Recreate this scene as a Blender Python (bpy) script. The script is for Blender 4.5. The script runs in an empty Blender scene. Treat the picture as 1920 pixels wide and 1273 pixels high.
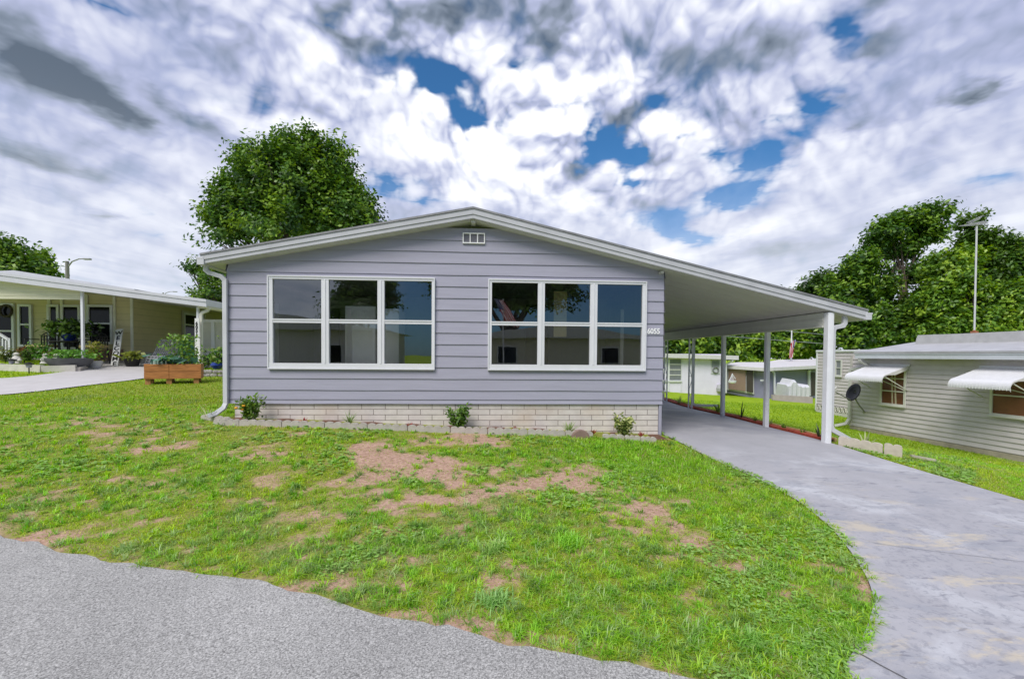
import bpy, math, random
import numpy as np
from mathutils import Vector, Matrix
rad = math.radians
SC = bpy.context.scene
COL = SC.collection
RNG = np.random.default_rng(7)
random.seed(7)

# ------------------------------------------------------------------ camera
F0, CX, CY, EYE = 850.0, 960.0, 636.5, 1.6
YAW, PIT, ROL, SHY = rad(3.16147), rad(-1.32893), rad(.43126), 49.65
cf = np.array([math.sin(YAW)*math.cos(PIT), math.cos(YAW)*math.cos(PIT), math.sin(PIT)])
cr = np.array([math.cos(YAW), -math.sin(YAW), 0.0]); cu = np.cross(cr, cf)
cr, cu = math.cos(ROL)*cr+math.sin(ROL)*cu, -math.sin(ROL)*cr+math.cos(ROL)*cu
cam = bpy.data.cameras.new("camera")
camo = bpy.data.objects.new("camera", cam); COL.objects.link(camo)
M = Matrix.Identity(4)
for i in range(3):
    M[i][0], M[i][1], M[i][2] = cr[i], cu[i], -cf[i]
M[0][3], M[1][3], M[2][3] = 0, 0, EYE
camo.matrix_world = M
cam.sensor_fit = 'HORIZONTAL'; cam.sensor_width = 36; cam.lens = F0/1920*36
cam.shift_y = SHY/1920; cam.clip_start = .05; cam.clip_end = 3000
SC.camera = camo

def ray(px, py):
    return cf*F0 + cr*(px-CX) - cu*(py-CY-SHY)
def at(px, py, Y):
    """survey helper: the point seen in direction (px,py) at the depth Y metres"""
    d = ray(px, py); p = d*(Y/d[1]); return np.array([p[0], p[1], p[2]+EYE])

# ------------------------------------------------------------------ mesh helpers
class MB:
    def __init__(s): s.v = []; s.f = []
    def add(s, vs, fs):
        b = len(s.v); s.v += [tuple(map(float, p)) for p in vs]; s.f += [tuple(i+b for i in q) for q in fs]; return s
    def box(s, a, b):
        x0, y0, z0 = a; x1, y1, z1 = b
        x0, x1 = min(x0, x1), max(x0, x1); y0, y1 = min(y0, y1), max(y0, y1); z0, z1 = min(z0, z1), max(z0, z1)
        return s.add([(x0,y0,z0),(x1,y0,z0),(x1,y1,z0),(x0,y1,z0),(x0,y0,z1),(x1,y0,z1),(x1,y1,z1),(x0,y1,z1)],
                     [(0,3,2,1),(4,5,6,7),(0,1,5,4),(1,2,6,5),(2,3,7,6),(3,0,4,7)])
    def bar(s, p, q, w, h=None, up=(0,0,1)):
        """box beam from p to q, width w (across), height h"""
        h = w if h is None else h
        p, q = np.array(p, float), np.array(q, float); d = q-p; d /= np.linalg.norm(d)
        u = np.array(up, float)
        if abs(d@u) > .98: u = np.array([0, 1., 0])
        x = np.cross(d, u); x /= np.linalg.norm(x); y = np.cross(x, d)
        c = [(-1,-1),(1,-1),(1,1),(-1,1)]
        vs = [e + x*(w/2*i) + y*(h/2*j) for e in (p, q) for i, j in c]
        return s.add(vs, [(0,1,2,3),(7,6,5,4),(0,4,5,1),(1,5,6,2),(2,6,7,3),(3,7,4,0)])
    def tube(s, pts, r, n=8, cap=True):
        pts = [np.array(p, float) for p in pts]; R = r if hasattr(r, '__len__') else [r]*len(pts)
        b = len(s.v); ref = np.array([.31, .17, .93])
        for i, p in enumerate(pts):
            d = (pts[min(i+1, len(pts)-1)]-pts[max(i-1, 0)]); d /= (np.linalg.norm(d)+1e-9)
            x = np.cross(d, ref); 
            if np.linalg.norm(x) < .05: x = np.cross(d, np.array([1., 0, 0]))
            x /= np.linalg.norm(x); y = np.cross(d, x)
            for k in range(n):
                a = 2*math.pi*k/n; s.v.append(tuple(p + (x*math.cos(a)+y*math.sin(a))*R[i]))
        for i in range(len(pts)-1):
            for k in range(n):
                s.f.append((b+i*n+k, b+i*n+(k+1)%n, b+(i+1)*n+(k+1)%n, b+(i+1)*n+k))
        if cap:
            s.f.append(tuple(b+k for k in range(n))[::-1]); s.f.append(tuple(b+(len(pts)-1)*n+k for k in range(n)))
        return s
    def rtube(s, pts, w, h):
        """rectangular pipe along a path in a mostly vertical plane"""
        for i in range(len(pts)-1):
            p, q = np.array(pts[i], float), np.array(pts[i+1], float); d = (q-p)/np.linalg.norm(q-p)
            s.bar(p-d*w*.25, q+d*w*.25, w, h, up=(.02, 1, .02))
        return s
    def lathe(s, prof, c, n=20, sx=1, sy=1):
        b = len(s.v)
        for r, z in prof:
            for k in range(n):
                a = 2*math.pi*k/n; s.v.append((c[0]+r*sx*math.cos(a), c[1]+r*sy*math.sin(a), c[2]+z))
        for i in range(len(prof)-1):
            for k in range(n):
                s.f.append((b+i*n+k, b+i*n+(k+1)%n, b+(i+1)*n+(k+1)%n, b+(i+1)*n+k))
        s.f.append(tuple(b+k for k in range(n))[::-1]); s.f.append(tuple(b+(len(prof)-1)*n+k for k in range(n)))
        return s
    def prism(s, poly, axis, a0, a1):
        """extrude a 2-D polygon along an axis: axis 1 = (x,z) poly along y, 2 = (x,y) along z, 0 = (y,z) along x"""
        n = len(poly)
        def P(p, a): return (a, p[0], p[1]) if axis == 0 else (p[0], a, p[1]) if axis == 1 else (p[0], p[1], a)
        vs = [P(p, a0) for p in poly]+[P(p, a1) for p in poly]
        fs = [tuple(range(n))[::-1], tuple(range(n, 2*n))]+[(i, (i+1) % n, n+(i+1) % n, n+i) for i in range(n)]
        return s.add(vs, fs)
    def quad(s, a, b, c, d): return s.add([a, b, c, d], [(0, 1, 2, 3)])

LOCAL = set()
def link(name, me, parent=None):
    o = bpy.data.objects.new(name, me); COL.objects.link(o)
    if parent: o.parent = parent
    return o
def wloc(o):
    p = np.zeros(3)
    while o is not None:
        p = p+np.array(o.location); o = o.parent
    return p
def obj(name, mb, m, parent=None, smooth=False, bevel=0):
    """one mesh object; vertices are given in the parent's frame if the thing is LOCAL, else in world space"""
    V = np.array(mb.v, float)
    if parent is not None:
        top = parent
        while top.parent is not None: top = top.parent
        if top.name in LOCAL: off = np.zeros(3)
        else: off = wloc(parent)
        V = V-off
        o_loc = (0, 0, 0)
    else:
        o_loc = ((V[:, 0].min()+V[:, 0].max())/2, (V[:, 1].min()+V[:, 1].max())/2, V[:, 2].min())
        V = V-np.array(o_loc)
    me = bpy.data.meshes.new(name); me.from_pydata(V.tolist(), [], mb.f); me.update()
    me.materials.append(m)
    if smooth: me.polygons.foreach_set('use_smooth', [True]*len(me.polygons))
    o = link(name, me, parent); o.location = o_loc
    if bevel:
        b = o.modifiers.new('bevel', 'BEVEL'); b.width = bevel; b.segments = 2; b.limit_method = 'ANGLE'
    if smooth:
        e = o.modifiers.new('edges', 'EDGE_SPLIT'); e.split_angle = rad(40)
    return o
def mesh_np(name, V, F, m, C=None, parent=None):
    """mesh from arrays: F is a list of (n,k) index arrays; C per-vertex colours"""
    me = bpy.data.meshes.new(name); V = np.asarray(V, np.float32)
    if parent is not None and parent.name not in LOCAL: V = V-wloc(parent).astype(np.float32)
    me.vertices.add(len(V)); me.vertices.foreach_set('co', V.ravel())
    nl = sum(f.size for f in F); npoly = sum(len(f) for f in F)
    me.loops.add(nl); me.polygons.add(npoly)
    me.loops.foreach_set('vertex_index', np.concatenate([f.ravel() for f in F]).astype(np.int32))
    tot = np.concatenate([np.full(len(f), f.shape[1]) for f in F]); st = np.concatenate([[0], np.cumsum(tot)[:-1]])
    me.polygons.foreach_set('loop_start', st.astype(np.int32))
    me.update(calc_edges=True)
    if C is not None:
        ca = me.color_attributes.new('Col', 'FLOAT_COLOR', 'POINT')
        C4 = np.ones((len(V), 4), np.float32); C4[:, :C.shape[1]] = C
        ca.data.foreach_set('color', C4.ravel())
    me.materials.append(m)
    return link(name, me, parent)
def tag(o, label, cat, group=None, kind=None):
    o['label'] = label; o['category'] = cat
    if group: o['group'] = group
    if kind: o['kind'] = kind
    return o
def thing(name, label, cat, loc=(0, 0, 0), rot=0, group=None, local=False):
    o = bpy.data.objects.new(name, None); COL.objects.link(o)
    o.location = tuple(float(a) for a in loc); o.rotation_euler = (0, 0, rot); o.empty_display_size = .2
    if local: LOCAL.add(o.name)
    return tag(o, label, cat, group)
def structure(o): o['kind'] = 'structure'; return o
def copy_thing(src, loc, label, rot=None):
    c = src.copy(); COL.objects.link(c); c.location = loc; c['label'] = label
    if rot is not None: c.rotation_euler = (0, 0, rot)
    for ch in src.children:
        d = ch.copy(); COL.objects.link(d); d.parent = c
        for g in ch.children:
            e = g.copy(); COL.objects.link(e); e.parent = d
    if src.name in LOCAL: LOCAL.add(c.name)
    return c
def text_mb(txt, size, depth=.004, align='CENTER', bold=0.):
    cu_ = bpy.data.curves.new('lettering', 'FONT'); cu_.body = txt; cu_.size = size; cu_.extrude = depth/2; cu_.align_x = align
    cu_.resolution_u = 3; cu_.offset = bold
    t = bpy.data.objects.new('lettering', cu_); COL.objects.link(t)
    me = bpy.data.meshes.new_from_object(t.evaluated_get(bpy.context.evaluated_depsgraph_get()))
    mb = MB(); mb.add([tuple(v.co) for v in me.vertices], [tuple(p.vertices) for p in me.polygons])
    bpy.data.objects.remove(t); bpy.data.curves.remove(cu_); bpy.data.meshes.remove(me)
    return mb
def xf(mb, Mx):
    out = MB(); out.v = [tuple(Mx @ Vector(p)) for p in mb.v]; out.f = list(mb.f); return out
UPR = Matrix.Rotation(rad(90), 4, 'X')      # text standing up and facing -Y

# ------------------------------------------------------------------ materials
MATS = {}
def N(nt, t, **kw):
    n = nt.nodes.new(t)
    for k, v in kw.items():
        if k in n.inputs.keys(): n.inputs[k].default_value = v
        else: setattr(n, k, v)
    return n
def mat(name, col, rough=.6, var=.08, scale=6., bump=0., bscale=60., spec=.3, metal=0., stretch=(1, 1, 1), dirt=None):
    if name in MATS: return MATS[name]
    m = bpy.data.materials.new(name); m.use_nodes = True; nt = m.node_tree; L = nt.links.new
    b = nt.nodes['Principled BSDF']; b.inputs['Roughness'].default_value = rough
    b.inputs['Specular IOR Level'].default_value = spec; b.inputs['Metallic'].default_value = metal
    tc = N(nt, 'ShaderNodeTexCoord'); mp = N(nt, 'ShaderNodeMapping'); mp.inputs['Scale'].default_value = stretch
    L(tc.outputs['Object'], mp.inputs['Vector'])
    no = N(nt, 'ShaderNodeTexNoise', Scale=scale, Detail=6., Roughness=.6); L(mp.outputs['Vector'], no.inputs['Vector'])
    ra = N(nt, 'ShaderNodeMapRange'); ra.inputs['From Min'].default_value = .25; ra.inputs['From Max'].default_value = .75
    ra.inputs['To Min'].default_value = 1-var*1.6; ra.inputs['To Max'].default_value = 1+var
    L(no.outputs['Fac'], ra.inputs['Value'])
    mx = N(nt, 'ShaderNodeMix', data_type='RGBA', blend_type='MULTIPLY'); mx.inputs[0].default_value = 1
    mx.inputs[6].default_value = (*col, 1); L(ra.outputs['Result'], mx.inputs[7])
    out = mx.outputs[2]
    if dirt:
        n2 = N(nt, 'ShaderNodeTexNoise', Scale=scale*.45, Detail=8., Roughness=.7); L(mp.outputs['Vector'], n2.inputs['Vector'])
        r2 = N(nt, 'ShaderNodeMapRange'); r2.inputs['From Min'].default_value = dirt[1]; r2.inputs['From Max'].default_value = dirt[1]+.15
        r2.inputs['To Max'].default_value = dirt[2]; L(n2.outputs['Fac'], r2.inputs['Value'])
        m2 = N(nt, 'ShaderNodeMix', data_type='RGBA'); L(r2.outputs['Result'], m2.inputs[0]); L(out, m2.inputs[6]); m2.inputs[7].default_value = (*dirt[0], 1)
        out = m2.outputs[2]
    L(out, b.inputs['Base Color'])
    if bump:
        n3 = N(nt, 'ShaderNodeTexNoise', Scale=bscale, Detail=5.); L(mp.outputs['Vector'], n3.inputs['Vector'])
        bp = N(nt, 'ShaderNodeBump', Strength=bump, Distance=.01); L(n3.outputs['Fac'], bp.inputs['Height']); L(bp.outputs['Normal'], b.inputs['Normal'])
    MATS[name] = m; return m
def leaf_mat(name, trans=.35, rough=.5, gain=1.):
    if name in MATS: return MATS[name]
    m = bpy.data.materials.new(name); m.use_nodes = True; nt = m.node_tree; L = nt.links.new; nt.nodes.clear()
    out = N(nt, 'ShaderNodeOutputMaterial'); at_ = N(nt, 'ShaderNodeVertexColor', layer_name='Col')
    g = N(nt, 'ShaderNodeMix', data_type='RGBA', blend_type='MULTIPLY'); gain = 1.2 if name == 'tree_leaf' else gain; g.inputs[0].default_value = 1; g.inputs[7].default_value = (gain, gain, gain, 1)
    L(at_.outputs['Color'], g.inputs[6])
    d = N(nt, 'ShaderNodeBsdfDiffuse'); t = N(nt, 'ShaderNodeBsdfTranslucent'); gl = N(nt, 'ShaderNodeBsdfGlossy', Roughness=rough)
    gl.inputs['Color'].default_value = (1, 1, 1, 1)
    hs = N(nt, 'ShaderNodeHueSaturation', Hue=.49, Saturation=1.1, Value=1.3); L(g.outputs[2], hs.inputs['Color'])
    L(g.outputs[2], d.inputs['Color']); L(hs.outputs['Color'], t.inputs['Color'])
    m1 = N(nt, 'ShaderNodeMixShader', Fac=trans); L(d.outputs[0], m1.inputs[1]); L(t.outputs[0], m1.inputs[2])
    m2 = N(nt, 'ShaderNodeMixShader', Fac=.025); L(m1.outputs[0], m2.inputs[1]); L(gl.outputs[0], m2.inputs[2])
    L(m2.outputs[0], out.inputs['Surface']); MATS[name] = m; return m
def glass_mat(name, tint=(.45, .47, .5), f0=.10, boost=1.0):
    if name in MATS: return MATS[name]
    m = bpy.data.materials.new(name); m.use_nodes = True; nt = m.node_tree; L = nt.links.new; nt.nodes.clear()
    out = N(nt, 'ShaderNodeOutputMaterial'); tr = N(nt, 'ShaderNodeBsdfTransparent'); tr.inputs['Color'].default_value = (*tint, 1)
    gl = N(nt, 'ShaderNodeBsdfGlossy', Roughness=.0); gl.inputs['Color'].default_value = (.95, .97, 1, 1)
    lw = N(nt, 'ShaderNodeLayerWeight', Blend=.35)
    mr = N(nt, 'ShaderNodeMapRange'); mr.inputs['To Min'].default_value = f0; mr.inputs['To Max'].default_value = .85; L(lw.outputs['Fresnel'], mr.inputs['Value'])
    tcn = N(nt, 'ShaderNodeTexCoord'); no = N(nt, 'ShaderNodeTexNoise', Scale=1.7, Detail=1.); L(tcn.outputs['Object'], no.inputs['Vector'])
    bp = N(nt, 'ShaderNodeBump', Strength=.02, Distance=.05); L(no.outputs['Fac'], bp.inputs['Height']); L(bp.outputs['Normal'], gl.inputs['Normal'])
    mx = N(nt, 'ShaderNodeMixShader'); L(mr.outputs['Result'], mx.inputs[0]); L(tr.outputs[0], mx.inputs[1]); L(gl.outputs[0], mx.inputs[2])
    L(mx.outputs[0], out.inputs['Surface']); MATS[name] = m; return m
WHITE = mat('white_trim_paint', (.56, .565, .60), .45, .05, 4)
VINYL = mat('white_vinyl', (.68, .685, .72), .4, .03, 4)
SOFF = mat('cream_soffit_metal', (.60, .60, .56), .5, .05, 3)
DARK = mat('black_metal', (.018, .018, .02), .45, .1)
DOORDARK = mat('unlit_doorway_dark', (.05, .05, .05), .9, .1)
GLASS = glass_mat('window_glass', (.82, .84, .84), .14); GLASSD = glass_mat('dark_window_glass', (.12, .13, .15), .05)
# ------------------------------------------------------------------ terrain
def smooth_noise(seed):
    g = np.random.default_rng(seed).random((256, 256))
    def f(x, y):
        x = np.asarray(x, float); y = np.asarray(y, float); xi = np.floor(x).astype(int); yi = np.floor(y).astype(int); u = x-xi; v = y-yi
        u = u*u*(3-2*u); v = v*v*(3-2*v); a = lambda i, j: g[(xi+i) % 256, (yi+j) % 256]
        return (a(0,0)*(1-u)+a(1,0)*u)*(1-v)+(a(0,1)*(1-u)+a(1,1)*u)*v
    return f
NZ = [smooth_noise(s) for s in range(11, 17)]
def fbm(x, y, f, k=0, o=4):
    s = 0; a = .5; t = 0
    for i in range(o): s = s+a*NZ[(k+i) % 6](x*f+13.7*i, y*f+7.1*i); t += a; a *= .55; f *= 2.1
    return s/t
CT = [(0,2,0),(-3,2,0),(3,1.5,0),(6,1,-.02),(-8,3,.05),(-14,3,.1),(0,-3,0),(-8,-5,0),(8,-5,0),(12,0,-.1),(0,-12,.1),(-12,-14,.2),(12,-14,0),(-4.3,4.1,.03),(1,2.3,.0),(-2.9,3.55,.03),
      (-4.17,7.6,.52),(-1,7.55,.40),(1.2,7.5,.32),(3,7.55,.235),(3.1,7.7,.22),(3.2,6,.10),(3.2,4.9,.06),(2.9,3.6,.03),(-1,5.2,.20),(-3,5.4,.27),(-6,6,.36),
      (5.95,7.6,.11),(6,11,.11),(6,15.5,.12),(3.1,15,.2),(6.02,6.5,.05),(6.05,5.1,.0),(6.1,3,-.04),(3.1,11,.2),
      (11.16,13.3,-.57),(11.3,11.6,-.58),(11.43,9.65,-.6),(11.6,6.5,-.6),(12.5,17.3,-.5),(8.2,10,-.22),(8.3,14,-.25),(9,20,-.45),(14,32,-1.0),(10,26,-.7),(18,31,-1.2),(17,24,-1.0),(4,24,0),(20,45,-1.5),(45,45,-1.5),(30,20,-1),(30,0,-.8),
      (-4.5,12,.88),(-5,17,1.1),(-11.6,13.5,1.19),(-8.4,13,1.05),(-15,13.5,1.3),(-10.2,9.6,.76),(-8.7,11.2,.95),(-15,9,.85),(-20,14,1.4),(-20,30,1.6),(-45,40,1.6),(-30,5,.8),(-45,-5,.5),(0,45,.3),(0,32,.4)]
CT = np.array(CT, float)
def _U(r2): return .5*r2*np.log(r2+1e-9)
_n = len(CT); _K = _U(((CT[:, None, :2]-CT[None, :, :2])**2).sum(2))+np.eye(_n)*.15
_A = np.zeros((_n+3, _n+3)); _A[:_n, :_n] = _K; _A[:_n, _n] = 1; _A[:_n, _n+1:] = CT[:, :2]; _A[_n, :_n] = 1; _A[_n+1:, :_n] = CT[:, :2].T
_w = np.linalg.solve(_A, np.concatenate([CT[:, 2], np.zeros(3)]))
def tz(x, y):
    x = np.clip(np.asarray(x, float), -48, 48); y = np.clip(np.asarray(y, float), -16, 48); sh = x.shape
    x = x.ravel(); y = y.ravel(); z = np.empty(len(x))
    for i in range(0, len(x), 20000):
        a, b = x[i:i+20000], y[i:i+20000]
        r2 = (a[:, None]-CT[None, :, 0])**2+(b[:, None]-CT[None, :, 1])**2
        z[i:i+20000] = _U(r2)@_w[:_n]+_w[_n]+_w[_n+1]*a+_w[_n+2]*b
    return z.reshape(sh)
def tz1(x, y): return float(tz(np.array([x]), np.array([y]))[0])
def ground_at(px, py):
    """where the sight line of a direction meets the terrain"""
    d = ray(px, py); d = d/d[1]; lo = None; ys = np.concatenate([np.linspace(1, 12, 400), np.linspace(12.05, 45, 500)])
    h = EYE+d[2]*ys-tz(d[0]*ys, ys); k = np.argmax(h < 0)
    y = ys[k] if h[k] < 0 else 45.
    if k > 0 and h[k] < 0: y = ys[k-1]+(ys[k]-ys[k-1])*h[k-1]/(h[k-1]-h[k])
    return np.array([d[0]*y, y, tz1(d[0]*y, y)])
def inside(poly, x, y):
    c = np.zeros(x.shape, bool); n = len(poly)
    for i in range(n):
        x0, y0 = poly[i][:2]; x1, y1 = poly[(i+1) % n][:2]
        if y0 == y1: continue
        c ^= ((y0 > y) != (y1 > y)) & (x < (x1-x0)*(y-y0)/(y1-y0)+x0)
    return c
def resample(P, n):
    P = np.array(P, float); s = np.concatenate([[0], np.cumsum(np.linalg.norm(np.diff(P[:, :2], axis=0), axis=1))])
    t = np.linspace(0, s[-1], n); q = np.stack([np.interp(t, s, P[:, i]) for i in range(2)], 1)
    for _ in range(2): q[1:-1] = .25*q[:-2]+.5*q[1:-1]+.25*q[2:]
    return q
def strip(name, A, B, m, off, nu=120, nv=24, wob=0, thick=.0):
    """sheet between two plan curves, draped on the terrain"""
    A = resample(A, nu); B = resample(B, nu)
    if wob:
        t = np.arange(nu)*260/nu; A = A+np.stack([fbm(t*.31, t*0+2., 1, 1, 5)-.5, fbm(t*.31, t*0+9., 1, 2, 5)-.5], 1)*wob*2
    f = np.linspace(0, 1, nv)[None, :, None]; Q = A[:, None]*(1-f)+B[:, None]*f
    X, Y = Q[..., 0], Q[..., 1]; Z = tz(X, Y)+off
    V = np.stack([X, Y, Z], 2).reshape(-1, 3); i = np.arange(nu*nv).reshape(nu, nv)
    F = np.stack([i[:-1, :-1], i[:-1, 1:], i[1:, 1:], i[1:, :-1]], 2).reshape(-1, 4)
    n = np.cross(V[F[0, 1]]-V[F[0, 0]], V[F[0, 2]]-V[F[0, 0]])
    if n[2] < 0: F = F[:, ::-1]
    o = mesh_np(name, V, [F], m); structure(o)
    o.data.polygons.foreach_set('use_smooth', [True]*len(F))
    return np.concatenate([A, B[::-1]])

# ---- road, driveways
def asphalt():
    m = mat('asphalt', (.31, .30, .285), .85, .05, 3); nt = m.node_tree; L = nt.links.new; b = nt.nodes['Principled BSDF']
    tc = N(nt, 'ShaderNodeTexCoord'); v = N(nt, 'ShaderNodeTexVoronoi', Scale=150.); L(tc.outputs['Object'], v.inputs['Vector'])
    n2 = N(nt, 'ShaderNodeTexNoise', Scale=90., Detail=4., Roughness=.75); L(tc.outputs['Object'], n2.inputs['Vector'])
    n3 = N(nt, 'ShaderNodeTexNoise', Scale=.9, Detail=5.); L(tc.outputs['Object'], n3.inputs['Vector'])
    cr_ = N(nt, 'ShaderNodeValToRGB'); e = cr_.color_ramp.elements
    e[0].position = .30; e[0].color = (.15, .147, .142, 1); e[1].position = .72; e[1].color = (.58, .57, .55, 1)
    x = e.new(.5); x.color = (.335, .33, .318, 1)
    ad = N(nt, 'ShaderNodeMath', operation='MULTIPLY_ADD'); L(v.outputs['Color'], ad.inputs[0]); ad.inputs[1].default_value = .30; L(n2.outputs['Fac'], ad.inputs[2])
    ad2 = N(nt, 'ShaderNodeMath', operation='SUBTRACT'); L(ad.outputs[0], ad2.inputs[0]); ad2.inputs[1].default_value = .15; L(ad2.outputs[0], cr_.inputs[0])
    mr = N(nt, 'ShaderNodeMapRange'); mr.inputs['From Min'].default_value = .3; mr.inputs['From Max'].default_value = .7; mr.inputs['To Min'].default_value = .86; mr.inputs['To Max'].default_value = 1.1; L(n3.outputs['Fac'], mr.inputs['Value'])
    mx = N(nt, 'ShaderNodeMix', data_type='RGBA', blend_type='MULTIPLY'); mx.inputs[0].default_value = 1; L(cr_.outputs[0], mx.inputs[6]); L(mr.outputs[0], mx.inputs[7])
    L(mx.outputs[2], b.inputs['Base Color'])
    bp = N(nt, 'ShaderNodeBump', Strength=.6, Distance=.006); L(ad.outputs[0], bp.inputs['Height']); L(bp.outputs['Normal'], b.inputs['Normal'])
    return m
def painted_concrete():
    """worn grey-lavender driveway paint, bare sandy concrete showing in patches towards the street"""
    m = mat('painted_concrete', (.39, .385, .41), .55, .07, 2.2, spec=.35); nt = m.node_tree; L = nt.links.new; b = nt.nodes['Principled BSDF']
    tc = N(nt, 'ShaderNodeTexCoord'); base = b.inputs['Base Color'].links[0].from_socket
    sp = N(nt, 'ShaderNodeSeparateXYZ'); L(tc.outputs['Object'], sp.inputs[0])
    def patch(sc, lo, hi, col, last, stretch=(1, 1, 1), amt=1., mask=None, det=7., ro=.65):
        mp = N(nt, 'ShaderNodeMapping'); mp.inputs['Scale'].default_value = stretch; L(tc.outputs['Object'], mp.inputs['Vector'])
        n = N(nt, 'ShaderNodeTexNoise', Scale=sc, Detail=det, Roughness=ro); n.inputs['Distortion'].default_value = .4; L(mp.outputs['Vector'], n.inputs['Vector'])
        r = N(nt, 'ShaderNodeMapRange'); r.interpolation_type = 'SMOOTHSTEP'; r.inputs['From Min'].default_value = lo; r.inputs['From Max'].default_value = hi; r.inputs['To Max'].default_value = amt; L(n.outputs['Fac'], r.inputs['Value'])
        f = r.outputs['Result']
        if mask is not None:
            q = N(nt, 'ShaderNodeMath', operation='MULTIPLY'); L(f, q.inputs[0]); L(mask, q.inputs[1]); f = q.outputs[0]
        x = N(nt, 'ShaderNodeMix', data_type='RGBA'); L(f, x.inputs[0]); L(last, x.inputs[6]); x.inputs[7].default_value = (*col, 1); return x.outputs[2]
    near = N(nt, 'ShaderNodeMapRange'); near.inputs['From Min'].default_value = 5.6; near.inputs['From Max'].default_value = 3.9; L(sp.outputs['Y'], near.inputs['Value'])
    mid = N(nt, 'ShaderNodeMapRange'); mid.inputs['From Min'].default_value = 7.4; mid.inputs['From Max'].default_value = 5.8; L(sp.outputs['Y'], mid.inputs['Value'])
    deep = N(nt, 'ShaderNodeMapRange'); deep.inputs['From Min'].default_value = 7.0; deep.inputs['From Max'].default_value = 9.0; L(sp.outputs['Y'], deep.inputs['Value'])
    c = base
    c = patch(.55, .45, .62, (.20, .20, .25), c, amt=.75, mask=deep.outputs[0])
    c = patch(.9, .50, .66, (.56, .57, .60), c, amt=.7, mask=mid.outputs[0])
    c = patch(2.5, .52, .62, (.30, .31, .35), c, stretch=(.6, 1.4, 1), amt=.6, mask=mid.outputs[0])
    c = patch(11, .60, .66, (.16, .16, .19), c, stretch=(.35, 1.3, 1), amt=.6, mask=mid.outputs[0], det=4.)
    c = patch(14, .50, .60, (.23, .235, .27), c, amt=.6, mask=near.outputs[0], ro=.8)
    c = patch(1.35, .53, .63, (.56, .49, .37), c, stretch=(.7, 1.5, 1), amt=.72, mask=near.outputs[0], det=9., ro=.72)
    L(c, b.inputs['Base Color'])
    n = N(nt, 'ShaderNodeTexNoise', Scale=80., Detail=5.); L(tc.outputs['Object'], n.inputs['Vector'])
    bp = N(nt, 'ShaderNodeBump', Strength=.35, Distance=.004); L(n.outputs['Fac'], bp.inputs['Height']); L(bp.outputs['Normal'], b.inputs['Normal'])
    return m
ROADEDGE = [(-26, 9.5), (-14, 6.6), (-8, 5.05)]+[tuple(ground_at(x, y)[:2]) for x, y in [(0,1008),(100,1029),(200,1058),(300,1079),(420,1094),(530,1114),(640,1135),(720,1156),(830,1176),(950,1206),(1060,1221),(1170,1250),(1280,1280)]]+[(1.35, 2.05), (1.9, 1.75), (4, 1.0), (7, .2), (14, -1.6), (30, -5)]
rp = np.array(ROADEDGE); nrm = np.array([-.36, -.93])
ROADPOLY = strip('road', ROADEDGE, [(p[0]*1.0+nrm[0]*6.5, p[1]+nrm[1]*6.5) for p in ROADEDGE], asphalt(), .008, 620, 20, wob=.19)
L_ = [ground_at(x, y)[:2] for x, y in [(1420,897),(1500,942),(1560,992),(1600,1042),(1630,1092),(1640,1132),(1625,1182),(1600,1227)]]
DL = [(3.05, 17.5), (3.05, 9), (3.1, 7.6), (3.2, 6.6)]+[tuple(p) for p in L_]+[(1.83, 2.2), (1.68, 1.9), (1.5, 1.5)]
DR = [(5.98, 17.5), (6.0, 9), (6.02, 7.6), (6.05, 6.6), (6.07, 5.6), (6.1, 4.6), (6.25, 3.8), (6.4, 3.2), (6.7, 2.4), (7.2, 1.6), (8, .6), (9.0, -.1)]
DRIVEPOLY = strip('driveway', DL, DR, painted_concrete(), .012, 200, 40)
crk = MB(); cp = [ground_at(x, y) for x, y in [(1596,1222),(1622,1236),(1650,1252),(1680,1268),(1720,1290)]]
for a, b in zip(cp[:-1], cp[1:]):
    a = a+np.array([0, 0, .0165]); b = b+np.array([0, 0, .0165]); t = np.array([.010, -.004, 0]); crk.quad(a, a+t, b+t, b)
cp = [ground_at(x, y) for x, y in [(1612,1012),(1640,1021),(1700,1030),(1780,1040),(1850,1048),(1930,1058)]]
for a, b in zip(cp[:-1], cp[1:]):
    a = a+np.array([0, 0, .0165]); b = b+np.array([0, 0, .0165]); t = np.array([0, .004, 0]); crk.quad(a, b, b+t, a+t)
structure(obj('driveway_joint', crk, mat('joint_dark', (.12, .115, .11), .9)))  # thin dark strips for the crack and the joint
# neighbour's pale concrete drive on the left
NL = [(-40, 4.0), (-20, 7.6)]+[tuple(ground_at(x, y)[:2]) for x, y in [(0,742),(70,735),(130,727),(200,719),(264,712)]]+[(-8.55, 12.6), (-8.6, 17)]
NR = [(-40, 6.8), (-21, 9.9)]+[tuple(ground_at(x, y)[:2]) for x, y in [(0,711),(40,708),(80,703),(120,698),(152,693)]]+[(-12.1, 14.2), (-11.7, 17)]
NDPOLY = strip('neighbour_driveway', NL, NR, mat('pale_concrete', (.52, .50, .50), .75, .06, 3, dirt=((.40, .37, .35), .55, .5)), .012, 120, 14)
HOUSEPOLY = [(-4.27, 7.25), (3.02, 7.25), (3.06, 17.4), (-4.27, 17.4)]

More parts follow.
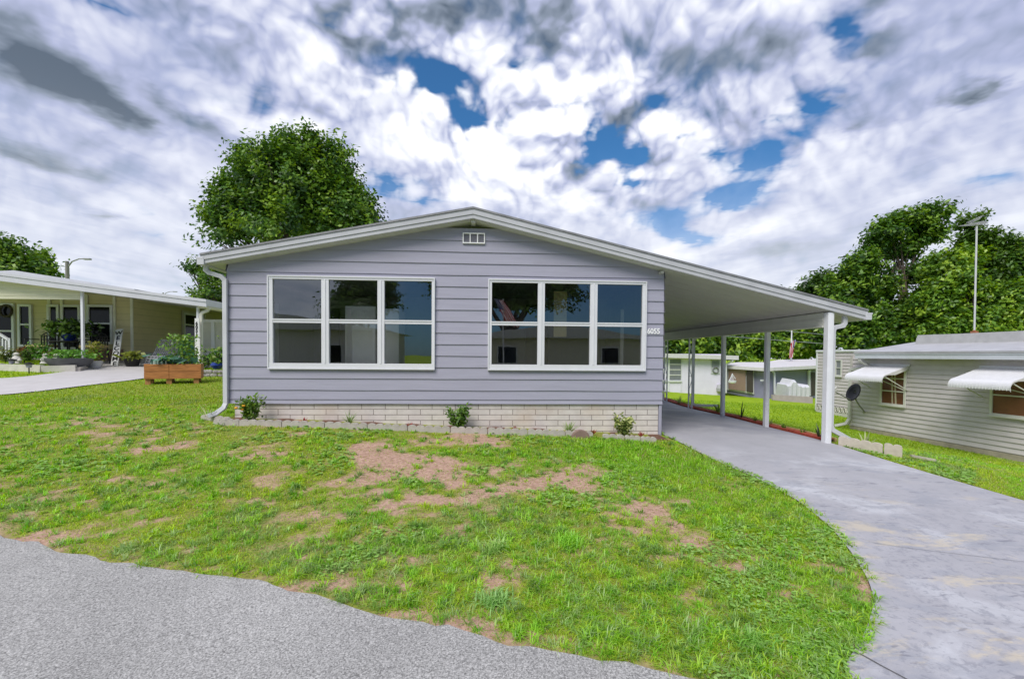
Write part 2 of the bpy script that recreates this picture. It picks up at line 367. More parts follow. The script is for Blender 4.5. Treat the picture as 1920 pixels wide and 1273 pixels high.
# ---- lawn density: 1 lush, 0 bare
BARE = [(760,868,135,26,1.0),(905,826,95,17,1.0),(965,830,60,12,.6),(1085,885,70,38,.75),(730,930,120,15,.7),(740,988,60,18,.65),(700,838,90,11,.6),(560,802,70,8,.5),(600,850,50,9,.45),(1155,1020,60,28,.6),(1210,946,40,14,.8),
        (280,842,40,8,.6),(170,792,70,8,.5),(60,802,40,8,.5),(480,792,60,7,.5),(180,946,40,7,.5),(1290,1080,50,18,.5),(870,1005,60,14,.45),(330,1022,60,8,.5),(470,860,40,10,.4),(990,1050,60,14,.45),(640,1035,60,12,.4),(1370,1165,60,12,.4),(1500,1090,40,10,.4),(500,760,90,7,.45),(30,960,50,12,.4)]
LUSH = [(1150,838,110,20,.9),(1260,872,150,30,.9),(1420,935,80,30,.6),(430,1000,200,30,.25),(250,870,160,14,.35),(860,845,70,9,.5),(560,990,120,18,.3),(940,870,40,14,.3)]
def blobs(lst, X, Y):
    s = np.zeros(X.shape)
    for px, py, rx, ry, a in lst:
        c = ground_at(px, py); ax = ground_at(px+rx, py); ay = ground_at(px, py-ry); wx = max(.05, abs(ax[0]-c[0])); wy = max(.08, abs(ay[1]-c[1]))
        s = np.maximum(s, a*np.exp(-(((X-c[0]-(Y-c[1])*c[0]/c[1])/wx)**2+((Y-c[1])/wy)**2)))
    return s
def lushness(X, Y):
    wx = X+(fbm(X, Y, 1.6, 2)-.5)*1.0; wy = Y+(fbm(X, Y, 2.6, 4)-.5)*.9
    l = .90+(fbm(X, Y, 1.3, 0)-.5)*1.2+(fbm(X, Y, 5.2, 3)-.5)*1.5+(fbm(X, Y, 13., 1, 2)-.5)*.7
    l = l-1.05*blobs(BARE, wx, wy)+.9*blobs(LUSH, X, Y)
    edge = inside(ROADPOLY, X-.03, Y-.16) | inside(ROADPOLY, X, Y-.07); l = l-np.where(edge, .55*fbm(X, Y, 3.1, 1), 0)      # thin, sandy fringe along the road
    front = (Y < 7.7) & (X > -8) & (X < 4)
    l = np.where(front, l, l*.4+.75)
    return np.clip(l, 0, 1.15)

gx = np.concatenate([[-900,-500,-300,-180,-120,-80], np.arange(-60,-16,2.), np.arange(-16,-7,.4), np.arange(-7,6.6,.07), np.arange(6.6,14,.25), np.arange(14,24,.7), np.arange(24,62,2.), [80,120,180,300,500,900]])
gy = np.concatenate([[-900,-500,-300,-150,-80], np.arange(-50,-6,3.), np.arange(-6,1.8,.5), np.arange(1.8,8,.06), np.arange(8,20,.3), np.arange(20,48,1.2), [52,60,80,120,180,300,500,900]])
GX, GY = np.meshgrid(gx, gy, indexing='ij'); GZ = tz(GX, GY)
inroad = inside(ROADPOLY, GX, GY) | inside(DRIVEPOLY, GX, GY) | inside(NDPOLY, GX, GY)
GZ = GZ+np.where(inroad, 0, (fbm(GX, GY, 2.5, 1)-.5)*.03)-np.where(inroad, .012, 0.004)
LU = lushness(GX, GY); i = np.arange(GX.size).reshape(GX.shape)
gm = bpy.data.materials.new('soil_and_turf'); gm.use_nodes = True; nt = gm.node_tree; L = nt.links.new; b = nt.nodes['Principled BSDF']
b.inputs['Roughness'].default_value = .95; b.inputs['Specular IOR Level'].default_value = .1
vc = N(nt, 'ShaderNodeVertexColor', layer_name='Col'); tc = N(nt, 'ShaderNodeTexCoord'); sepc = N(nt, 'ShaderNodeSeparateColor'); L(vc.outputs['Color'], sepc.inputs[0])
n1 = N(nt, 'ShaderNodeTexNoise', Scale=22., Detail=8., Roughness=.7); L(tc.outputs['Object'], n1.inputs['Vector'])
n2 = N(nt, 'ShaderNodeTexNoise', Scale=2.2, Detail=6., Roughness=.6); L(tc.outputs['Object'], n2.inputs['Vector'])
dirt = N(nt, 'ShaderNodeValToRGB'); e = dirt.color_ramp.elements; e[0].position = .3; e[0].color = (.27, .16, .11, 1); e[1].position = .7; e[1].color = (.60, .41, .32, 1); L(n1.outputs['Fac'], dirt.inputs[0])
turf = N(nt, 'ShaderNodeValToRGB'); e = turf.color_ramp.elements; e[0].position = .3; e[0].color = (.13, .14, .03, 1); e[1].position = .72; e[1].color = (.34, .37, .07, 1); L(n1.outputs['Fac'], turf.inputs[0])
far = N(nt, 'ShaderNodeValToRGB'); e = far.color_ramp.elements; e[0].position = .35; e[0].color = (.20, .315, .012, 1); e[1].position = .65; e[1].color = (.29, .41, .016, 1); L(n2.outputs['Fac'], far.inputs[0])
ad = N(nt, 'ShaderNodeMath', operation='MULTIPLY_ADD'); L(n1.outputs['Fac'], ad.inputs[0]); ad.inputs[1].default_value = .9; L(sepc.outputs[0], ad.inputs[2])
mr = N(nt, 'ShaderNodeMapRange'); mr.interpolation_type = 'SMOOTHSTEP'; mr.inputs['From Min'].default_value = .72; mr.inputs['From Max'].default_value = 1.35; L(ad.outputs[0], mr.inputs['Value'])
x1 = N(nt, 'ShaderNodeMix', data_type='RGBA'); L(mr.outputs[0], x1.inputs[0]); L(dirt.outputs[0], x1.inputs[6]); L(turf.outputs[0], x1.inputs[7])
x2 = N(nt, 'ShaderNodeMix', data_type='RGBA'); L(sepc.outputs[1], x2.inputs[0]); L(x1.outputs[2], x2.inputs[6]); L(far.outputs[0], x2.inputs[7])
L(x2.outputs[2], b.inputs['Base Color'])
bp = N(nt, 'ShaderNodeBump', Strength=.7, Distance=.02); L(n1.outputs['Fac'], bp.inputs['Height']); L(bp.outputs['Normal'], b.inputs['Normal'])
FARK = np.clip((np.hypot(GX, GY)-11)/6, 0, 1)
C = np.stack([LU.ravel(), FARK.ravel(), 0*FARK.ravel()], 1)
go = mesh_np('ground', np.stack([GX, GY, GZ], 2).reshape(-1, 3), [np.stack([i[:-1, :-1], i[1:, :-1], i[1:, 1:], i[:-1, 1:]], 2).reshape(-1, 4)], gm, C)
structure(go); go.data.polygons.foreach_set('use_smooth', [True]*len(go.data.polygons))

# ---- grass blades
def blades(X, Y, L, W, lean, col, rng, base_dark=.55):
    n = len(X); Z = tz(X, Y)+(fbm(X, Y, 2.5, 1)-.5)*.03-.01
    a = rng.random(n)*2*np.pi; d = np.stack([np.cos(a), np.sin(a)], 1); p = np.stack([-d[:, 1], d[:, 0]], 1)
    up = L*np.cos(lean); out = L*np.sin(lean)
    P = np.stack([X, Y], 1); V = np.zeros((n, 5, 3))
    V[:, 0, :2] = P-p*W[:, None]*.5; V[:, 1, :2] = P+p*W[:, None]*.5; V[:, 0, 2] = V[:, 1, 2] = Z
    m = P+d*(out*.38)[:, None]; V[:, 2, :2] = m+p*W[:, None]*.42; V[:, 3, :2] = m-p*W[:, None]*.42; V[:, 2, 2] = V[:, 3, 2] = Z+up*.66
    V[:, 4, :2] = P+d*out[:, None]; V[:, 4, 2] = Z+up*(.95-.35*np.sin(lean))
    b = (np.arange(n)*5)[:, None]; C = np.repeat(col[:, None, :], 5, 1)
    return V.reshape(-1, 3), b+np.array([0, 1, 2, 3]), b+np.array([3, 2, 4]), C.reshape(-1, 3)
def palette(cols, n, rng, var=.18):
    cols = np.array(cols); c = cols[rng.integers(0, len(cols), n)]; t = rng.random((n, 1)); c2 = cols[rng.integers(0, len(cols), n)]
    return (c*t+c2*(1-t))*(1+(rng.random((n, 1))-.5)*2*var)
def field(n, ypow, x0, x1, y0, y1, rng):
    u = rng.random(n); e = 1-ypow; Y = (y0**e+u*(y1**e-y0**e))**(1/e); X = x0(Y)+rng.random(n)*(x1(Y)-x0(Y)); return X, Y
def keep(X, Y, clear=.0):
    X, Y = X+(fbm(X, Y, 7, 2)-.5)*.15, Y+(fbm(X, Y, 7, 4)-.5)*.15      # ragged, overhanging turf edge
    return ~(inside(ROADPOLY, X, Y-.03) | inside(DRIVEPOLY, X-.06, Y) | inside(NDPOLY, X, Y+.08) | inside(HOUSEPOLY, X, Y))
GR_YEL = [(.42, .60, .028), (.31, .50, .022), (.56, .66, .055), (.20, .37, .018)]
GR_GRN = [(.16, .42, .020), (.26, .56, .026), (.38, .66, .055)]
GR_BLU = [(.26, .42, .11), (.38, .52, .20), (.17, .31, .07)]
DRY = [(.54, .38, .26), (.42, .27, .18), (.64, .50, .36)]
parts = []
rng = np.random.default_rng(21)
# fine turf over everything within about 20 m
X, Y = field(980000, 1.15, lambda y: -1.3*y-.5, lambda y: 1.3*y+2.5, 1.9, 9.4, rng)
lu = lushness(X, Y); k = keep(X, Y) & (rng.random(len(X)) < np.clip((lu-.05)*1.05, .19, 1)); X, Y, lu = X[k], Y[k], lu[k]
kind = fbm(X, Y, .9, 2); s = np.clip(Y/3.2, .8, 3)
col = palette(GR_YEL, len(X), rng); g = palette(GR_GRN, len(X), rng); bl = palette(GR_BLU, len(X), rng)
tall = np.clip(blobs(LUSH[:3], X, Y), 0, 1)
w1 = np.clip((kind-.5)*9, 0, 1)*.9; w1 = np.maximum(w1, tall)[:, None]; w2 = (np.clip((.40-kind)*10, 0, 1)*.85*(1-tall))[:, None]
col = col*(1-w1)+g*w1; col = col*(1-w2)+bl*w2
dead = rng.random(len(X)) < .07+.25*np.clip(.6-lu, 0, 1); col[dead] = palette(DRY, dead.sum(), rng)
parts.append(blades(X, Y, (.020+.030*rng.random(len(X)))*(.6+.55*np.clip(lu, 0, 1.15))*(1+1.1*tall)*(s**.25), .0032*s**.75*(.7+.8*rng.random(len(X))), rad(34)+rad(50)*rng.random(len(X)), col, rng))
# coarse crab-grass in tufts
tx, ty = field(11000, 1.1, lambda y: -1.2*y-.4, lambda y: 1.1*y+.3, 1.95, 8.5, rng); lu = lushness(tx, ty); k = keep(tx, ty) & (rng.random(len(tx)) < np.clip(lu*1.1, .1, 1)) & (fbm(tx, ty, 1.7, 5) > .36); tx, ty = tx[k], ty[k]
nb = rng.integers(8, 26, len(tx)); ti = np.repeat(np.arange(len(tx)), nb); X = tx[ti]+rng.normal(0, .016, len(ti)); Y = ty[ti]+rng.normal(0, .016, len(ti))
k = keep(X, Y); X, Y, ti = X[k], Y[k], ti[k]; tone = palette(GR_GRN+GR_BLU+GR_YEL[:2], len(tx), rng, .1)
parts.append(blades(X, Y, (.05+.055*rng.random(len(X)))*(.7+.6*rng.random(len(tx)))[ti], .0066*(.6+.7*rng.random(len(X)))*np.clip(Y/3.5, .9, 2), rad(30)+rad(50)*rng.random(len(X)), tone[ti]*(.85+.3*rng.random((len(X), 1))), rng))
# dry thatch lying on the bare soil
X, Y = field(110000, 1.1, lambda y: -1.2*y-.4, lambda y: 1.1*y+.3, 1.95, 8.2, rng); lu = lushness(X, Y); k = keep(X, Y) & (rng.random(len(X)) < np.clip(1.05-lu, .06, .95)); X, Y = X[k], Y[k]
parts.append(blades(X, Y, .03+.05*rng.random(len(X)), .0032*np.clip(Y/3.4, .8, 2.2)*(.6+.8*rng.random(len(X))), rad(76)+rad(16)*rng.random(len(X)), palette(DRY, len(X), rng), rng))
# thinner, wider blades on the lawns further off
X, Y = field(170000, 1.5, lambda y: np.where(y < 12, -1.2*y, -1.2*y), lambda y: 1.2*y, 8.6, 24, rng); k = keep(X, Y); X, Y = X[k], Y[k]
vis = ~((X > -4.2) & (X < 3) & (Y > 7.6)); X, Y = X[vis], Y[vis]; s = Y/9
col = palette([(.25, .41, .018), (.33, .48, .022), (.18, .33, .014)], len(X), rng)
parts.append(blades(X, Y, (.035+.03*rng.random(len(X)))*s**.3, .010*s*(.6+.8*rng.random(len(X))), rad(20)+rad(50)*rng.random(len(X)), col, rng))
# clover-like broad leaves close to the soil
X, Y = field(46000, 1.1, lambda y: -1.2*y-.4, lambda y: 1.1*y+.3, 1.95, 7.5, rng); k = keep(X, Y) & (fbm(X, Y, 1.1, 1) > .545) & (lushness(X, Y) > .45); X, Y = X[k], Y[k]
n = len(X); a = rng.random(n)*6.283; r = (.009+.010*rng.random(n))*np.clip(Y/3.5, .8, 1.7); Z = tz(X, Y)+.012+.022*rng.random(n)
t1 = np.stack([np.cos(a), np.sin(a), .5*(rng.random(n)-.5)], 1)*r[:, None]; t2 = np.stack([-np.sin(a), np.cos(a), .5*(rng.random(n)-.5)], 1)*r[:, None]*.75
c0 = np.stack([X, Y, Z], 1); V = np.stack([c0-t1, c0-t1*.2-t2, c0+t1*.9-t2*.55, c0+t1*1.1, c0+t1*.9+t2*.55, c0-t1*.2+t2], 1).reshape(-1, 3)
CL = np.repeat(palette([(.30, .52, .11), (.38, .58, .17), (.24, .46, .08)], n, rng)[:, None], 6, 1).reshape(-1, 3)
Vs = [p[0] for p in parts]+[V]; off = np.cumsum([0]+[len(v) for v in Vs]); Fq = [p[1]+o for p, o in zip(parts, off)]; Ft = [p[2]+o for p, o in zip(parts, off)]
Fc = (np.arange(n)*6)[:, None]+np.arange(6)+off[len(parts)]
grass = mesh_np('lawn_grass', np.concatenate(Vs), [np.concatenate(Fq), np.concatenate(Ft), Fc], leaf_mat('grass_blade', .40, .45), np.concatenate([p[3] for p in parts]+[CL]))
tag(grass, 'patchy yellow green lawn grass with bare sandy soil showing through', 'grass', kind='stuff')
del Vs, parts, Fq, Ft
# big weed rosettes that stand out of the lawn
def weed(px, py, n, L, label, cols, seed):
    rg = np.random.default_rng(seed); c = ground_at(px, py); X = c[0]+rg.normal(0, .05, n); Y = c[1]+rg.normal(0, .05, n)
    V, q, t, C = blades(X, Y, L*(.6+.6*rg.random(n)), .008*(.7+.6*rg.random(n)), rad(25)+rad(48)*rg.random(n), palette(cols, n, rg), rg)
    o = mesh_np('weed_clump', V-c, [q, t], leaf_mat('grass_blade'), C); o.location = c; tag(o, label, 'weed', 'coarse weed clumps in the front lawn')
weed(930, 1030, 160, .13, 'pale wide weed clump left of the bushier bright one', [(.36, .56, .16), (.45, .64, .20)], 1)
weed(1068, 1022, 220, .14, 'bushiest bright green weed clump in the middle of the lawn', [(.26, .56, .05), (.34, .64, .06)], 2)
weed(925, 1130, 200, .13, 'bluish green weed clump nearest the road edge mid lawn', [(.26, .50, .13), (.36, .58, .18)], 3)
weed(1415, 1215, 170, .11, 'dark green weed clump near the driveway curve and road corner', [(.20, .44, .06), (.26, .50, .08)], 4)
weed(240, 1030, 150, .09, 'grey green low weed clump beside the road edge far left', [(.32, .48, .15), (.38, .54, .18)], 5)
# ------------------------------------------------------------------ the grey house
D = 7.7246
XL, XR, RX = -4.27, 3.05, -.242
YF, YB = 7.495, 17.3
SIDING = mat('lavender_grey_siding', (.355, .35, .43), .5, .06, 2.5, bump=.12, bscale=9, stretch=(.5, 1, 7), dirt=((.27, .26, .29), .56, .4))
house = thing('house', 'lavender grey lap sided house with low gable roof and two wide triple windows', 'house', (-.6, 7.72, .3))
def zroof(x, lift=0.):      # underside of the roof
    return (3.841-.1915*(RX-x) if x < RX else 3.841-.2327*(x-RX))+lift
W1 = (at(503.8, 600, D)[0], at(816, 600, D)[0], at(660, 692.9, D)[2], at(660, 518.8, D)[2])
W2 = (at(915, 600, D)[0], at(1210.5, 600, D)[0], at(1060, 694.6, D)[2], at(1060, 526.6, D)[2])
W1 = (W1[0], W1[1], (W1[2]+W2[2])/2, (W1[3]+W2[3])/2); W2 = (W2[0], W2[1], W1[2], W1[3])
mb = MB()
zs = [.772, .845, 1.0]+[1.0+.1945*i for i in range(1, 15)]
def xspan(z):
    l, r = XL, XR
    if z > zroof(XL, .06): l = RX-(3.841+.06-z)/.1915
    if z > zroof(XR, .06): r = RX+(3.841+.06-z)/.2327
    return l, r
for z0, z1 in zip(zs[:-1], zs[1:]):
    if z0 > 3.87: break
    z1 = min(z1, 3.885); a0, b0 = xspan(z0); a1, b1 = xspan(z1)
    fl = .010*math.sin(z0*7)   # old boards are never dead straight
    cuts = []
    for w in (W1, W2):
        if z1 > w[2]+.02 and z0 < w[3]-.02: cuts.append((w[0]+.03, w[1]-.03))
    segs = []; x = None; cur = (a0, a1)
    for c0, c1 in cuts: segs.append((cur, (c0, c0))); cur = (c1, c1)
    segs.append((cur, (b0, b1)))
    for (p0, p1), (q0, q1) in segs:
        n = max(1, int((q0-p0)/.6)); 
        for i in range(n):
            t0, t1 = i/n, (i+1)/n; f = lambda a, b, t: a+(b-a)*t
            wv = lambda xx: .0025*math.sin(xx*3.1+z0*11)+.0015*math.sin(xx*7.7+z0*5)
            xa0, xb0, xa1, xb1 = f(p0, q0, t0), f(p0, q0, t1), f(p1, q1, t0), f(p1, q1, t1)
            yo = D-.020; yi = D-.003
            mb.quad((xa0, yo, z0+wv(xa0)), (xb0, yo, z0+wv(xb0)), (xb1, yi, z1+.012), (xa1, yi, z1+.012))
            mb.quad((xa0, D+.02, z0+wv(xa0)+.004), (xb0, D+.02, z0+wv(xb0)+.004), (xb0, yo, z0+wv(xb0)), (xa0, yo, z0+wv(xa0)))
        for wn in (W1, W2):      # boards notched round the window corners
            if z0 < wn[2]+.03 < z1 and cuts and p0 == XL: 
                k = (wn[2]+.04-z0)/(z1-z0); mb.quad((wn[0]+.03, yo, z0), (wn[1]-.03, yo, z0), (wn[1]-.03, yo+(yi-yo)*k, wn[2]+.04), (wn[0]+.03, yo+(yi-yo)*k, wn[2]+.04)); mb.quad((wn[0]+.03, D+.02, z0+.004), (wn[1]-.03, D+.02, z0+.004), (wn[1]-.03, yo, z0), (wn[0]+.03, yo, z0))
            if z0 < wn[3]-.03 < z1 and cuts and p0 == XL:
                k = (wn[3]-.04-z0)/(z1-z0); mb.quad((wn[0]+.03, yo+(yi-yo)*k, wn[3]-.04), (wn[1]-.03, yo+(yi-yo)*k, wn[3]-.04), (wn[1]-.03, yi, z1+.012), (wn[0]+.03, yi, z1+.012))
        for xx0, xx1, sg in ((p0, p1, 0), (q0, q1, 1)):     # board ends
            mb.add([(xx0, yo, z0), (xx1, yi, z1+.012), (xx1, D+.03, z1+.012), (xx0, D+.03, z0)], [(0, 1, 2, 3) if sg == 0 else (3, 2, 1, 0)])
# lapped boards of the right-hand wall under the carport (seen edge on) and the left wall
for z0, z1 in zip(zs[:-1], zs[1:]):
    if z0 > 3.0: break
    for x, s in ((XR, 1), (XL, -1)):
        zt = min(z1, 3.08)
        spans = [(D-.02, 8.15), (8.95, YB-.3)] if s < 0 and 1.3 < z0 < 2.7 else [(D-.02, YB-.3)]      # unseen opening added in the left wall to let daylight brighten the room
        for u0, u1 in spans:
            mb.quad((x+s*.022, u0, z0), (x+s*.022, u1, z0), (x+s*.004, u1, zt), (x+s*.004, u0+.017, zt))
            mb.quad((x-s*.02, u0+.02, z0+.004), (x-s*.02, u1, z0+.004), (x+s*.022, u1, z0), (x+s*.022, u0, z0))
obj('wall', mb, SIDING, house)
# rooms behind the windows
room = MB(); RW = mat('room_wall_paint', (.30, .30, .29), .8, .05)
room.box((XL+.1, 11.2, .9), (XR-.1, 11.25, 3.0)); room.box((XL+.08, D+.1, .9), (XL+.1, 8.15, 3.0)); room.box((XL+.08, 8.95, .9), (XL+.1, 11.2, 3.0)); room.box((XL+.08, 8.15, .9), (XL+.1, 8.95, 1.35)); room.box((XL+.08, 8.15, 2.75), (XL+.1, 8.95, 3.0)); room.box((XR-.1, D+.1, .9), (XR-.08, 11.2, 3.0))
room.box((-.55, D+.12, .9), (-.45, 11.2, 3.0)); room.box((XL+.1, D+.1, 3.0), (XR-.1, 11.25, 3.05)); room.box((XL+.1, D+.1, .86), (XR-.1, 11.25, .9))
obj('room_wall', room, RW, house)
for a, b in (((-2.75, 11.15, .9), (-1.95, 11.195, 2.75)), ((-3.9, 11.15, .9), (-3.55, 11.195, 2.7)), ((.95, 11.15, .9), (1.5, 11.195, 2.85))): obj('doorway', MB().box(a, b), DOORDARK, house)  # solid near-black boxes: the darkness of unlit doorways put into their colour
for a, b in (((-2.50, 8.15, .9), (-1.97, 8.75, 2.45)), ((-1.83, 8.25, .9), (-1.58, 8.85, 2.42))): obj('cabinet', MB().box(a, b), mat('cabinet_white', (.78, .78, .74), .35, .04), house, bevel=.01)
dp = MB(); dp.box((1.22, 8.3, 1.95), (1.46, 8.34, 2.78)); a_ = at(515, 600, 8.2)[0]; obj('room_panel', MB().box((a_, 8.2, .95), (a_+.05, 8.24, 2.48)), mat('cabinet_white', (.78, .78, .74)), house); a_ = at(1164, 600, 8.6)[0]; obj('room_panel', MB().box((a_, 8.6, .95), (a_+.06, 8.64, 2.5)), mat('cabinet_white', (.78, .78, .74)), house); obj('room_panel', dp, mat('ochre_panel', (.62, .52, .25), .6, .05), house)
# brick skirt
bm_ = mat('pale_brick', (.62, .55, .48), .85, .10, 5); nt = bm_.node_tree; b = nt.nodes['Principled BSDF']; L = nt.links.new
tc = N(nt, 'ShaderNodeTexCoord'); mp = N(nt, 'ShaderNodeMapping'); mp.inputs['Rotation'].default_value = (rad(-90), 0, 0); mp.inputs['Location'].default_value = (.13, 0, 0); L(tc.outputs['Object'], mp.inputs['Vector'])
br = N(nt, 'ShaderNodeTexBrick', Scale=1.0); br.inputs['Color1'].default_value = (.63, .585, .55, 1); br.inputs['Color2'].default_value = (.69, .64, .59, 1); br.inputs['Mortar'].default_value = (.22, .18, .16, 1)
br.inputs['Mortar Size'].default_value = .0048; br.inputs['Brick Width'].default_value = .392; br.inputs['Row Height'].default_value = .094; br.inputs['Mortar Smooth'].default_value = .1; br.inputs['Bias'].default_value = 0
L(mp.outputs['Vector'], br.inputs['Vector']); no = N(nt, 'ShaderNodeTexNoise', Scale=7., Detail=8., Roughness=.7); L(tc.outputs['Object'], no.inputs['Vector'])
mr = N(nt, 'ShaderNodeMapRange'); mr.inputs['From Min'].default_value = .3; mr.inputs['From Max'].default_value = .7; mr.inputs['To Min'].default_value = .86; mr.inputs['To Max'].default_value = 1.06; L(no.outputs['Fac'], mr.inputs['Value'])
mx = N(nt, 'ShaderNodeMix', data_type='RGBA', blend_type='MULTIPLY'); mx.inputs[0].default_value = 1; L(br.outputs['Color'], mx.inputs[6]); L(mr.outputs[0], mx.inputs[7]); 
stn = N(nt, 'ShaderNodeTexNoise', Scale=1.3, Detail=7.); L(tc.outputs['Object'], stn.inputs['Vector']); sr = N(nt, 'ShaderNodeMapRange'); sr.inputs['From Min'].default_value = .52; sr.inputs['From Max'].default_value = .72; sr.inputs['To Max'].default_value = .35; L(stn.outputs['Fac'], sr.inputs['Value'])
m3 = N(nt, 'ShaderNodeMix', data_type='RGBA'); L(sr.outputs[0], m3.inputs[0]); L(mx.outputs[2], m3.inputs[6]); m3.inputs[7].default_value = (.50, .36, .25, 1); L(m3.outputs[2], b.inputs['Base Color'])
bp = N(nt, 'ShaderNodeBump', Strength=.8, Distance=.006); L(br.outputs['Fac'], bp.inputs['Height']); bp.invert = True; L(bp.outputs['Normal'], b.inputs['Normal'])
sk = MB(); sk.box((XL+.1, D+.02, -.1), (XR-.06, D+.12, .775)); sk.box((XL+.1, D+.12, .2), (XL+.2, YB-.4, .775)); obj('brick_skirt', sk, bm_, house)
ct = MB(); ct.box((XR-.055, D, .1), (XR-.005, YB-.4, .775)); obj('corner_trim', ct, SIDING, house)
# roof, fascia
ro = MB()
pr = [(-4.53, zroof(-4.53)), (RX, 3.841), (6.53, zroof(6.53)), (6.53, zroof(6.53)+.15), (RX, 3.985), (-4.53, zroof(-4.53)+.135)]
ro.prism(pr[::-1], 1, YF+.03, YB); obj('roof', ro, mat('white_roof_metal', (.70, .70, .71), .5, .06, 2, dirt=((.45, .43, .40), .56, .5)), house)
so = MB(); e = .012
so.prism([(-4.49, zroof(-4.49)-e), (RX, 3.841-e), (XR+.0, zroof(XR)-e), (XR, zroof(XR)-.002), (RX, 3.839), (-4.49, zroof(-4.49)-.002)][::-1], 1, YF+.06, D+.1)
so.prism([(-4.53, zroof(-4.53)-e), (XL+.05, zroof(XL+.05)-e), (XL+.05, zroof(XL)-.002), (-4.53, zroof(-4.53)-.003)][::-1], 1, D+.1, YB-.02); obj('soffit', so, SOFF, house)
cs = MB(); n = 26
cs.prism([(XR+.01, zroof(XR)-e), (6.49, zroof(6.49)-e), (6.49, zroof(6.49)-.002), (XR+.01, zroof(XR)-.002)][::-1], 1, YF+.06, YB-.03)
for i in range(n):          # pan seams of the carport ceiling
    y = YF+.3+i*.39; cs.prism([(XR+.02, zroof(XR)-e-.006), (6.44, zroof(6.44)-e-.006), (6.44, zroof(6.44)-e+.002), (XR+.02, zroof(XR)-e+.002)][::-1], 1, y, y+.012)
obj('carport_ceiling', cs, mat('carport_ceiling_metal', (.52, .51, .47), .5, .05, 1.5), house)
def rake(lo, hi, y0, y1):
    q = []
    m_ = MB()
    for xa, xb in ((-4.55, RX), (RX, 6.55)):
        za, zb = zroof(xa) if xa != RX else 3.841, zroof(xb) if xb != RX else 3.841
        ta = .14 if xa < RX else .155; tb = .155
        m_.prism([(xa, za+lo*ta), (xb, zb+lo*tb), (xb, zb+hi*tb), (xa, za+hi*ta)], 1, y0, y1)
    return m_
fa = rake(-.02, .40, YF, YF+.03); fb = rake(.40, .96, YF-.014, YF+.03)
fa.v += []; k = len(fa.v); fa.v += fb.v; fa.f += [tuple(i+k for i in f) for f in fb.f]
obj('rake_trim', fa, mat('rake_grey_white', (.50, .505, .535), .45, .08, 3), house, bevel=.003)
obj('drip_edge', rake(.96, 1.16, YF-.028, YF+.25), mat('grey_drip_edge', (.27, .27, .28), .45, .2, 9, metal=.2), house)
   # side gutters (left eave and carport eave)
for x0, x1, dz in ((-4.60, -4.49, 0), (6.51, 6.62, 0)):
    gu = MB(); zz = zroof(x0 if x0 < 0 else 6.53); gu.box((x0, YF-.02, zz-.005), (x1, YB, zz+.10)); gu.box((x0-(.012 if x0 < 0 else -.012), YF-.022, zz+.085), (x1-(.012 if x0 < 0 else -.012), YB+.01, zz+.115))
    obj('gutter', gu, WHITE, house, bevel=.004)
obj('ridge_beam', MB().box((RX-.035, YF+.06, 3.785), (RX+.035, D+.05, 3.83)), SOFF, house); obj('eave_bracket', MB().box((XR-.10, YF+.10, 3.02), (XR-.05, D+.03, 3.055)), SOFF, house)
# carport beam and posts
BX = 5.93; POSTW = mat('white_post_paint', (.76, .77, .80), .4, .05)
be = MB(); be.box((BX-.06, 7.64, 2.16), (BX-.045, YB-.1, zroof(BX)-.014)); be.box((BX+.045, 7.64, 2.16), (BX+.06, YB-.1, zroof(BX)-.014)); be.box((BX-.075, 7.64, 2.135), (BX+.075, YB-.1, 2.16)); be.box((BX-.07, 7.64, 2.26), (BX-.06, YB-.1, 2.285)); obj('carport_beam', be, SOFF, house)
def sq_post(y, w, zt=2.135):
    p = MB(); z0 = tz1(BX, y); p.box((BX-w/2, y-w/2, z0), (BX+w/2, y+w/2, zt)); p.box((BX-w*.26, y-w/2-.008, z0), (BX+w*.26, y-w/2, zt-.005)); return obj('carport_post', p, POSTW, house, bevel=.004)
sq_post(7.58, .105, zroof(BX)-.02); sq_post(9.3, .085); sq_post(11.08, .085)
def scroll_post(y):
    p = MB(); z0 = tz1(BX, y)
    for s in (-.05, .05): p.bar((BX+s, y, z0), (BX+s, y, 2.135), .032)
    p.tube([(BX+.034*math.sin(z*9), y, z0+z) for z in np.linspace(.05, 1.95, 60)], .010, 5)
    for z in (.3, .95, 1.6): p.box((BX-.045, y-.008, z0+z), (BX+.045, y+.008, z0+z+.016))
    return obj('carport_post', p, POSTW, house)
scroll_post(12.9); scroll_post(14.75)
# downspouts
def spout(pts, w=.07, h=.05): d_ = MB(); d_.rtube(pts, w, h); return obj('downspout', d_, WHITE, house, bevel=.006)
zl = zroof(-4.53)
spout([(-4.54, 7.62, zl), (-4.54, 7.62, zl-.08), (-4.50, 7.63, zl-.12), (-4.33, 7.66, zl-.17), (-4.275, 7.67, zl-.23), (-4.275, 7.67, .78), (-4.29, 7.64, .71), (-4.36, 7.55, .63), (-4.43, 7.48, .60)])
zr = zroof(6.40); py = 7.60; pw = .09
spout([(6.23, py, zr+.02), (6.23, py, zr-.09), (6.20, py, zr-.135), (6.05, py, zr-.165), (6.02, py, zr-.22), (6.02, py, .42), (6.05, py, .34), (6.42, py-.05, .13)], .075, .055)
spout([(6.23, 12.95, zr+.02), (6.23, 12.95, zr-.10), (6.04, 12.95, zr-.17), (6.03, 12.95, zr-.24), (6.03, 12.95, .22), (6.12, 12.95, .18), (6.75, 12.93, .17)], .07, .05)
